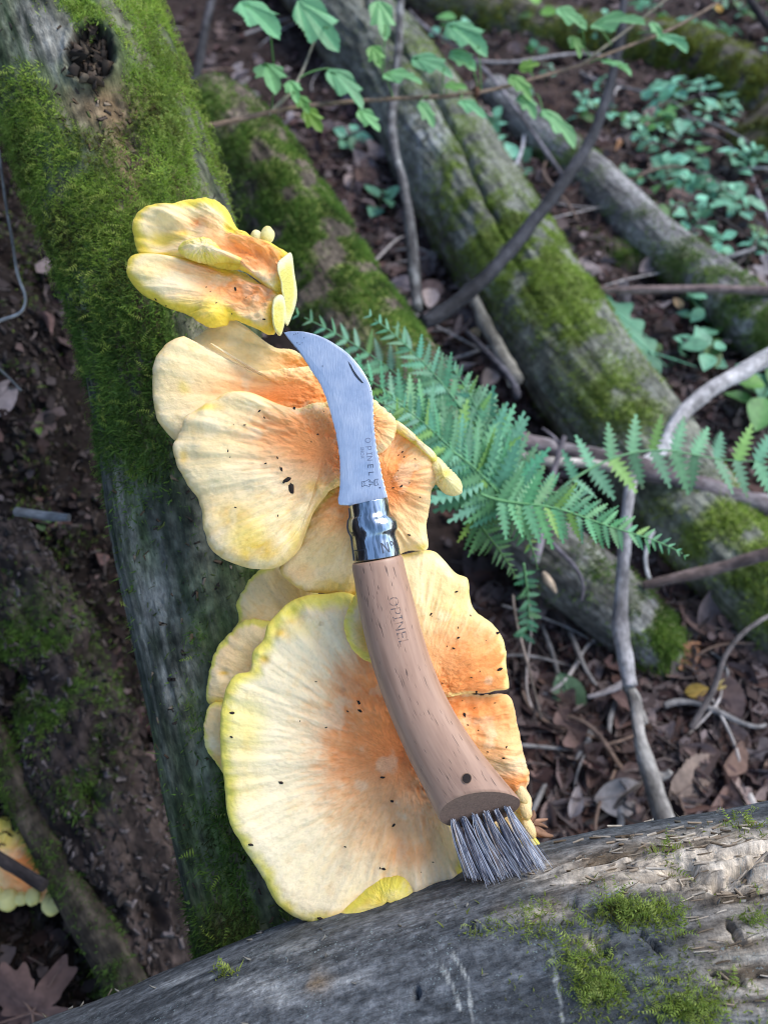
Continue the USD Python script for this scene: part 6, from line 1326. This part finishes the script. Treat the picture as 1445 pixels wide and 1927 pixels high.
for an in (0, 1.257, -1.257, 2.4, -2.4):
    q = np.linspace(0, .033, 6); V, F, _ = tube(g + np.stack([q * math.cos(an), q * math.sin(an), .0012 + 0 * q], -1) @ B.T, np.linspace(.0009, .0004, 6), 5, 12); part('vein', V, F, M['stem'], bo, tint=np.array([.15, .09, .07]))
# pale wood chips
def chip(label, px, z, r, col):
    p = P(np.array([q[0] for q in px]), np.array([q[1] for q in px]), np.full(len(px), z)); V, F, lc = tube(p, np.array([.3, 1, .8, .3][:len(px)] + [.3] * (len(px) - 4)) * r, 8, 24, .4, int(px[0][0]))
    o = thing_at('wood_chip', label, 'wood chip', p.mean(0)); part('bark', V, F, M['stick'], o, tint=np.asarray(col), lc=lc)
chip('narrow pale chip of wood lying under the drooping fern frond', [(1022, 1076), (1030, 1090), (1038, 1102), (1046, 1116)], .60, .0032, (.50, .38, .27))
chip('long pale sliver of wood in the litter at the right edge', [(1405, 1482), (1412, 1508), (1422, 1532), (1434, 1556)], .56, .0034, (.38, .34, .31))
chip('whitish crust of wood by the gnarled grey stick', [(1060, 1545), (1075, 1525), (1088, 1505), (1098, 1494)], .58, .006, (.40, .37, .37))
sw = thing_at('wood_splinters', 'bundle of reddish brown wood splinters by the lower right mushroom edge', 'wood splinters', P(1010, 1565, .3))
for px in ([(985, 1550), (1010, 1546), (1030, 1542)], [(990, 1555), (1015, 1562), (1036, 1578)], [(995, 1562), (1012, 1570), (1028, 1574)], [(998, 1545), (1004, 1532), (1003, 1526)], [(1000, 1590), (1015, 1597), (1026, 1602)], [(992, 1549), (1016, 1552), (1030, 1558)], [(1000, 1558), (1020, 1570), (1040, 1574)]):
    px = np.asarray(px, float); V, F, lc = tube(P(px[:, 0], px[:, 1], np.linspace(.297, .30, 3)), [.0014, .0011, .0004], 5, 14, .5, int(px[1][0]))
    part('splinter', V, F, M['stick'], sw, tint=np.array([.24, .135, .085]) * lr.uniform(.7, 1.2), lc=lc)

fq = np.random.default_rng(91)
def fallen_twigs(n, box, l0, l1, group):
    for k in range(n):
        u, v = fq.uniform(box[0], box[2]), fq.uniform(box[1], box[3]); g = Gpix(u, v, .006)[0]
        a = fq.uniform(0, 2 * math.pi); l = fq.uniform(l0, l1); d = np.array([math.cos(a), math.sin(a), fq.uniform(-.1, .25)]); sd = np.array([-d[1], d[0], 0])
        p = [g - d * l / 2, g - d * l * .15 + sd * fq.normal() * l * .05 + [0, 0, .006], g + d * l * .2 + sd * fq.normal() * l * .05 + [0, 0, .010], g + d * l / 2 + [0, 0, .004]]
        r = fq.uniform(.0010, .0030); V, F, lc = tube(p, np.array([1, .9, .8, .5]) * r, 7, 20, .3, k)
        tone = [('dark', (.07, .06, .055)), ('grey', (.19, .18, .175)), ('pale', (.36, .33, .31)), ('brown', (.16, .11, .085))][int(fq.integers(4))]
        lab = own_label(f"{'thick ' if r > .002 else 'thin '}{tone[0]} fallen twig", g, '')
        if not lab: continue
        o = thing_at('fallen_twig', lab, 'twig', g, group)
        part('bark', V, F, M['stick'], o, tint=np.array(tone[1]), lc=lc)
fallen_twigs(40, (840, 60, 1445, 700), .08, .30, 'twigs fallen among the far logs')
fallen_twigs(32, (990, 1080, 1445, 1600), .04, .12, 'twigs fallen in the litter at the right')
fallen_twigs(9, (290, 0, 620, 200), .08, .25, 'twigs fallen on the ground at the top left')
fallen_twigs(8, (640, 330, 960, 720), .06, .16, 'twigs fallen behind the fern')

# ------------------------------------------------------------------ litter too small to count: crumbled leaves, needles, bits of twig
def litter(name, n, box, seed, kind):
    q = np.random.default_rng(seed)
    u, v = q.uniform(box[0], box[2], n), q.uniform(box[1], box[3], n)
    g = Gpix(u, v, .001); nn = gnormal(g[:, 0], g[:, 1], .02)
    return g, nn, q
out = []
for box, n, sd in (((880, 980, 1480, 1650), 6500, 1), ((600, -40, 1480, 800), 7500, 2), ((250, -40, 800, 600), 2600, 3), ((-40, 250, 420, 1927), 1500, 4), ((860, 560, 1480, 1000), 1600, 5)):
    g, nn, q = litter('', n, box, sd, 0)
    if sd == 5:
        xy = q.uniform([-.30, -.05], [.55, 1.3], (3500, 2)); g = np.vstack([g, np.c_[xy, gh(xy[:, 0], xy[:, 1])]]); nn = np.vstack([nn, gnormal(xy[:, 0], xy[:, 1], .02)])
    N = len(g)
    d = np.cross(nn, q.normal(size=(N, 3))); d /= np.linalg.norm(d, axis=1, keepdims=True); n2 = nn + q.normal(size=(N, 3)) * .45
    e = np.cross(n2, d); e /= np.linalg.norm(e, axis=1, keepdims=True); n2 = np.cross(d, e)
    s = np.clip(.003 + q.exponential(.0065, N), .003, .030) * (np.where(sd == 4, .55, 1.0)); w = s * q.uniform(.25, .6, N)
    # ragged six-point scrap, cupped
    base = np.array([[-1, 0, .1], [-.4, .8, .25], [.45, .7, .2], [1, .1, .0], [.3, -.8, .25], [-.5, -.7, .3], [0, 0, -.05]])
    bb = base[None] + q.normal(size=(N, 7, 3)) * .16
    V = (g + nn * q.uniform(0, .006, N)[:, None])[:, None] + bb[..., :1] * (d * s[:, None])[:, None] * .6 + bb[..., 1:2] * (e * w[:, None])[:, None] + bb[..., 2:] * (n2 * s[:, None])[:, None] * .5
    F = np.array([[6, i, (i + 1) % 6] for i in range(6)])
    cols = np.array(LC)[q.integers(len(LC), size=N)] * q.uniform(.4, 1.15, (N, 1)) * (.28 if sd == 4 else 1.0)  # scraps on the left bank darkened, its shade put into their colour
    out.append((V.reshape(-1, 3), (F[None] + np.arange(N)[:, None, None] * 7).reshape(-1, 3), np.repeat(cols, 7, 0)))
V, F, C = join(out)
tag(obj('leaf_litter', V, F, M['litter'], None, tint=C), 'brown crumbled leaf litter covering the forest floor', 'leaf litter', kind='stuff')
out = []
for box, n, sd in (((880, 980, 1480, 1650), 1500, 11), ((600, -40, 1480, 900), 2200, 12), ((250, -40, 800, 600), 500, 13), ((-40, 250, 420, 1927), 160, 14)):
    g, nn, q = litter('', n, box, sd, 1)
    for k in range(n):
        d = np.cross(nn[k], q.normal(size=3)); d /= np.linalg.norm(d); l = q.uniform(.006, .04) * (.4 if sd == 14 else 1); b = g[k] + nn[k] * q.uniform(.001, .008)
        c = [b - d * l / 2, b + nn[k] * q.normal() * .003 + np.cross(d, nn[k]) * q.normal() * l * .12, b + d * l / 2 + nn[k] * q.uniform(-.001, .006)]
        v_, f_, _ = tube(c, np.array([1, .9, .6]) * q.uniform(.0003, .0011), 4, 5, caps=False)
        out.append((v_, f_, np.tile(np.array([.17, .14, .125]) * q.uniform(.35, 1.8), (len(v_), 1))))
V, F, C = join(out)
tag(obj('twig_litter', V, F, M['litter'], None, tint=C), 'fine twigs, stalks and needles strewn over the forest floor', 'twig litter', kind='stuff')
# moss and rotten crumbs on the left bank
q = np.random.default_rng(5); u, v = q.uniform(-30, 330, 26000), q.uniform(330, 1500, 26000)
w = blob(u, v, [(70, 1060, 110, 160, .7), (60, 1260, 110, 140, 1.0), (130, 1360, 90, 90, .9), (40, 480, 60, 120, .5), (20, 640, 60, 80, .5)]) * sstep(.36, .52, fbm(np.stack([u / 60, v / 60, 0 * u], -1), 3, 7)) * 1.5
kp = q.uniform(size=len(u)) < w; g = Gpix(u[kp], v[kp], 0); nn = gnormal(g[:, 0], g[:, 1], .015)
sv, sf, kk_ = strands(g + nn * .001, nn, q, (.0055), .0009, None, 0, 1.0, 2)
c_ = np.array(G_DARK)[q.integers(4, size=len(g))] * q.uniform(.5, 1.2, (len(g), 1)); br_ = (q.uniform(size=len(g)) < .35)[:, None]; c_ = np.where(br_, np.array([.12, .085, .045]) * q.uniform(.5, 1.2, (len(g), 1)), c_)
tag(obj('bank_moss', sv, sf, M['moss'], None, tint=np.repeat(c_, kk_, 0)), 'dark green moss growing on the rotten bank at the left', 'moss', kind='stuff')
u, v = q.uniform(-30, 420, 5200), q.uniform(300, 1900, 5200); g = Gpix(u, v, .0); nn = gnormal(g[:, 0], g[:, 1], .015)
V, F, C = chips(g, nn, q, .0015, .007, [[.045, .032, .026], [.030, .022, .019], [.065, .046, .036], [.020, .016, .014], [.085, .066, .058]], .7, 1.3)
tag(obj('rotten_crumbs', V, F, M['speck'], None, tint=C), 'dark crumbs of rotten wood and soil covering the left bank', 'crumbs', kind='stuff')

# ------------------------------------------------------------------ green plants
def sprig(proto_cols, n, L_, h, rr, name, label, cat, group, loc, R, s, wf=ovate, tip=True):
    x = UsdGeom.Xform.Define(stage, '/World/' + numbered('/World', name)); o = tag(x.GetPrim(), label, cat, group)
    V, F, lc = tube([[0, 0, -.01], [.002, .001, h * .5], [.003, -.002, h]], [.0010, .0008, .0006], 5, 10)
    part('stem', V, F, M['stem'], o, tint=np.array([.10, .12, .05]))
    for k in range(n):
        a = k * 2.4 + rr.normal() * .3; hh = h * (.35 + .65 * k / max(n - 1, 1)); l = L_ * rr.uniform(.7, 1.15)
        V, F = leaf_grid(wf, l, l * 1.25, 11, fold=.2, curl=.1, droop=rr.uniform(.0, .3), seed=k, ruffle=.03)
        d = np.array([math.cos(a), math.sin(a), rr.uniform(-.1, .45)]); V = place(V, np.array([0, 0, hh]) + d * .006, d, UPZ + rr.normal(size=3) * .25)
        part('leaf', V, F, M['plant_leaf'], o, tint=np.asarray(proto_cols[k % len(proto_cols)]))
    set_xf(x, loc, R, s); return o
pr_ = np.random.default_rng(21)
G_A = 'small teal green seedling in the undergrowth at the upper right'
spots = []
for (a, b, c, d, n) in ((880, 60, 1445, 240, 13), (1090, 170, 1300, 420, 34), (1150, 300, 1445, 500, 32), (880, 330, 1010, 470, 5), (1200, -20, 1445, 90, 16), (1260, 480, 1445, 690, 14), (1300, 200, 1445, 330, 8), (870, 200, 1000, 340, 6), (800, -20, 900, 60, 4), (930, 240, 1010, 330, 3), (640, -20, 800, 20, 3)):
    spots += [(pr_.uniform(a, c), pr_.uniform(b, d)) for _ in range(n)]
spots = np.array(spots); axl = np.interp(spots[:, 0], [930, 985, 1060, 1150, 1222, 1290, 1400], [170, 228, 290, 372, 440, 502, 592]); spots = spots[np.abs(spots[:, 1] - 10 - axl) > 55]; gp = Gpix(spots[:, 0], spots[:, 1] + 14, 0)
proto_s = []
TEAL_ = TEAL; TEAL = TEAL * [1.12, 1.05, 1.12]
kinds = [([TEAL * 1.15, TEAL], 5, .030, .035), ([TEAL * .95, TEAL * 1.2], 6, .024, .045), ([GREEN * 1.4, TEAL * 1.05], 4, .034, .028), ([TEAL * 1.3, TEAL * 1.05], 7, .020, .05)]
for k, p in enumerate(gp):
    R = frame(UPZ + pr_.normal(size=3) * .35, None, pr_); s = pr_.uniform(.55, 1.1)
    if k < 4: proto_s.append(sprig(kinds[k][0], kinds[k][1], kinds[k][2], kinds[k][3], pr_, 'seedling', own_label(['five leaved teal seedling', 'six leaved teal seedling', 'broad leaved green seedling', 'many leaved pale teal seedling'][k], p, ''), 'plant', 'seedlings in the upper right undergrowth', p, R, s))
    else:
        kd = int(pr_.integers(4)); lab = own_label(['five leaved teal seedling', 'six leaved teal seedling', 'broad leaved green seedling', 'many leaved pale teal seedling'][kd], p, 'tall ' if s > 1.0 else ('low ' if s < .8 else ''))
        if lab: copy_of(proto_s[kd], 'seedling', p, R, s, lab, 'plant', 'seedlings in the upper right undergrowth')
def solo(u, v, label, cols, n, L_, h, s=1.0, wf=ovate, name='seedling', lift=0.0):
    sprig(cols, n, L_, h, pr_, name, label, 'plant', None, Gpix(u, v, lift)[0], frame(UPZ + pr_.normal(size=3) * .1, None, pr_), s, wf)
solo(655, 280, 'bluish green seedling beside the broken end of the dark mossy log', [TEAL * 1.1], 6, .030, .03)
solo(715, 395, 'low green seedling at the foot of the upright grey stem', [TEAL], 5, .030, .025)
solo(1000, 62, 'yellow green sprig with hanging leaves near the top edge', [LIME * .8, LIME], 4, .040, .05)
solo(1415, 790, 'glossy darker green plant at the right edge behind the slender fern', [GREEN * 1.4, GREEN * 1.1, LIME * .7], 6, .045, .05)
solo(1420, 740, 'bluish green sprig at the right edge above the glossy plant', [TEAL * 1.1], 4, .035, .05)
solo(690, 15, 'small sprig of fresh leaves at the top edge left of the thin grey stem', [LIME, GREEN * 1.6], 5, .03, .05)
solo(76, 800, 'tiny clover like seedling on the dark bank at the left', [LIME * .9], 3, .0075, .006)
solo(116, 1140, 'tiny bright three leaved seedling lower on the left bank', [LIME * 1.1], 3, .0085, .008)
solo(70, 985, 'tiny dark green seedling beside the pale stick on the left bank', [GREEN * 1.3], 4, .008, .006)
solo(970, 640, 'small green seedling in the shade below the grey bark strip', [TEAL], 4, .02, .02)
# big torn leaf lying in the undergrowth right of the long mossy log
bl_ = thing_at('torn_leaf', 'big torn bluish green leaf hanging right of the long mossy log', 'leaf', P(1210, 640, .86))
for (b, t_, w, c) in (((1120, 560), (1225, 640), .9, TEAL * 1.25), ((1140, 590), (1255, 690), .8, TEAL * 1.1), ((1180, 650), (1310, 690), .85, GREEN * 1.5)):
    B_, T_ = P(*b, .90), P(*t_, .84); d = T_ - B_; l = np.linalg.norm(d)
    V, F = leaf_grid(lambda t, s: (np.sin(np.pi * t ** .75) ** .7) * .30 * (1 + .25 * math.sin(t * 23 + s)) + .003, l, l * w, 26, fold=.1, droop=.08, ruffle=.06, seed=int(b[0]))
    lp = part('leaf', place(V, B_, d, UPZ * .8 - FWD * .5), F, M['leaf'], bl_, tint=c)
    V, F, _ = tube([B_, (B_ + T_) / 2 + UPZ * .001, T_], [.0014, .001, .0004], 5, 12); part('midrib', V, F, M['stem'], lp, tint=TEAL * 1.2)
stage.RemovePrim('/World/Looks/unused')
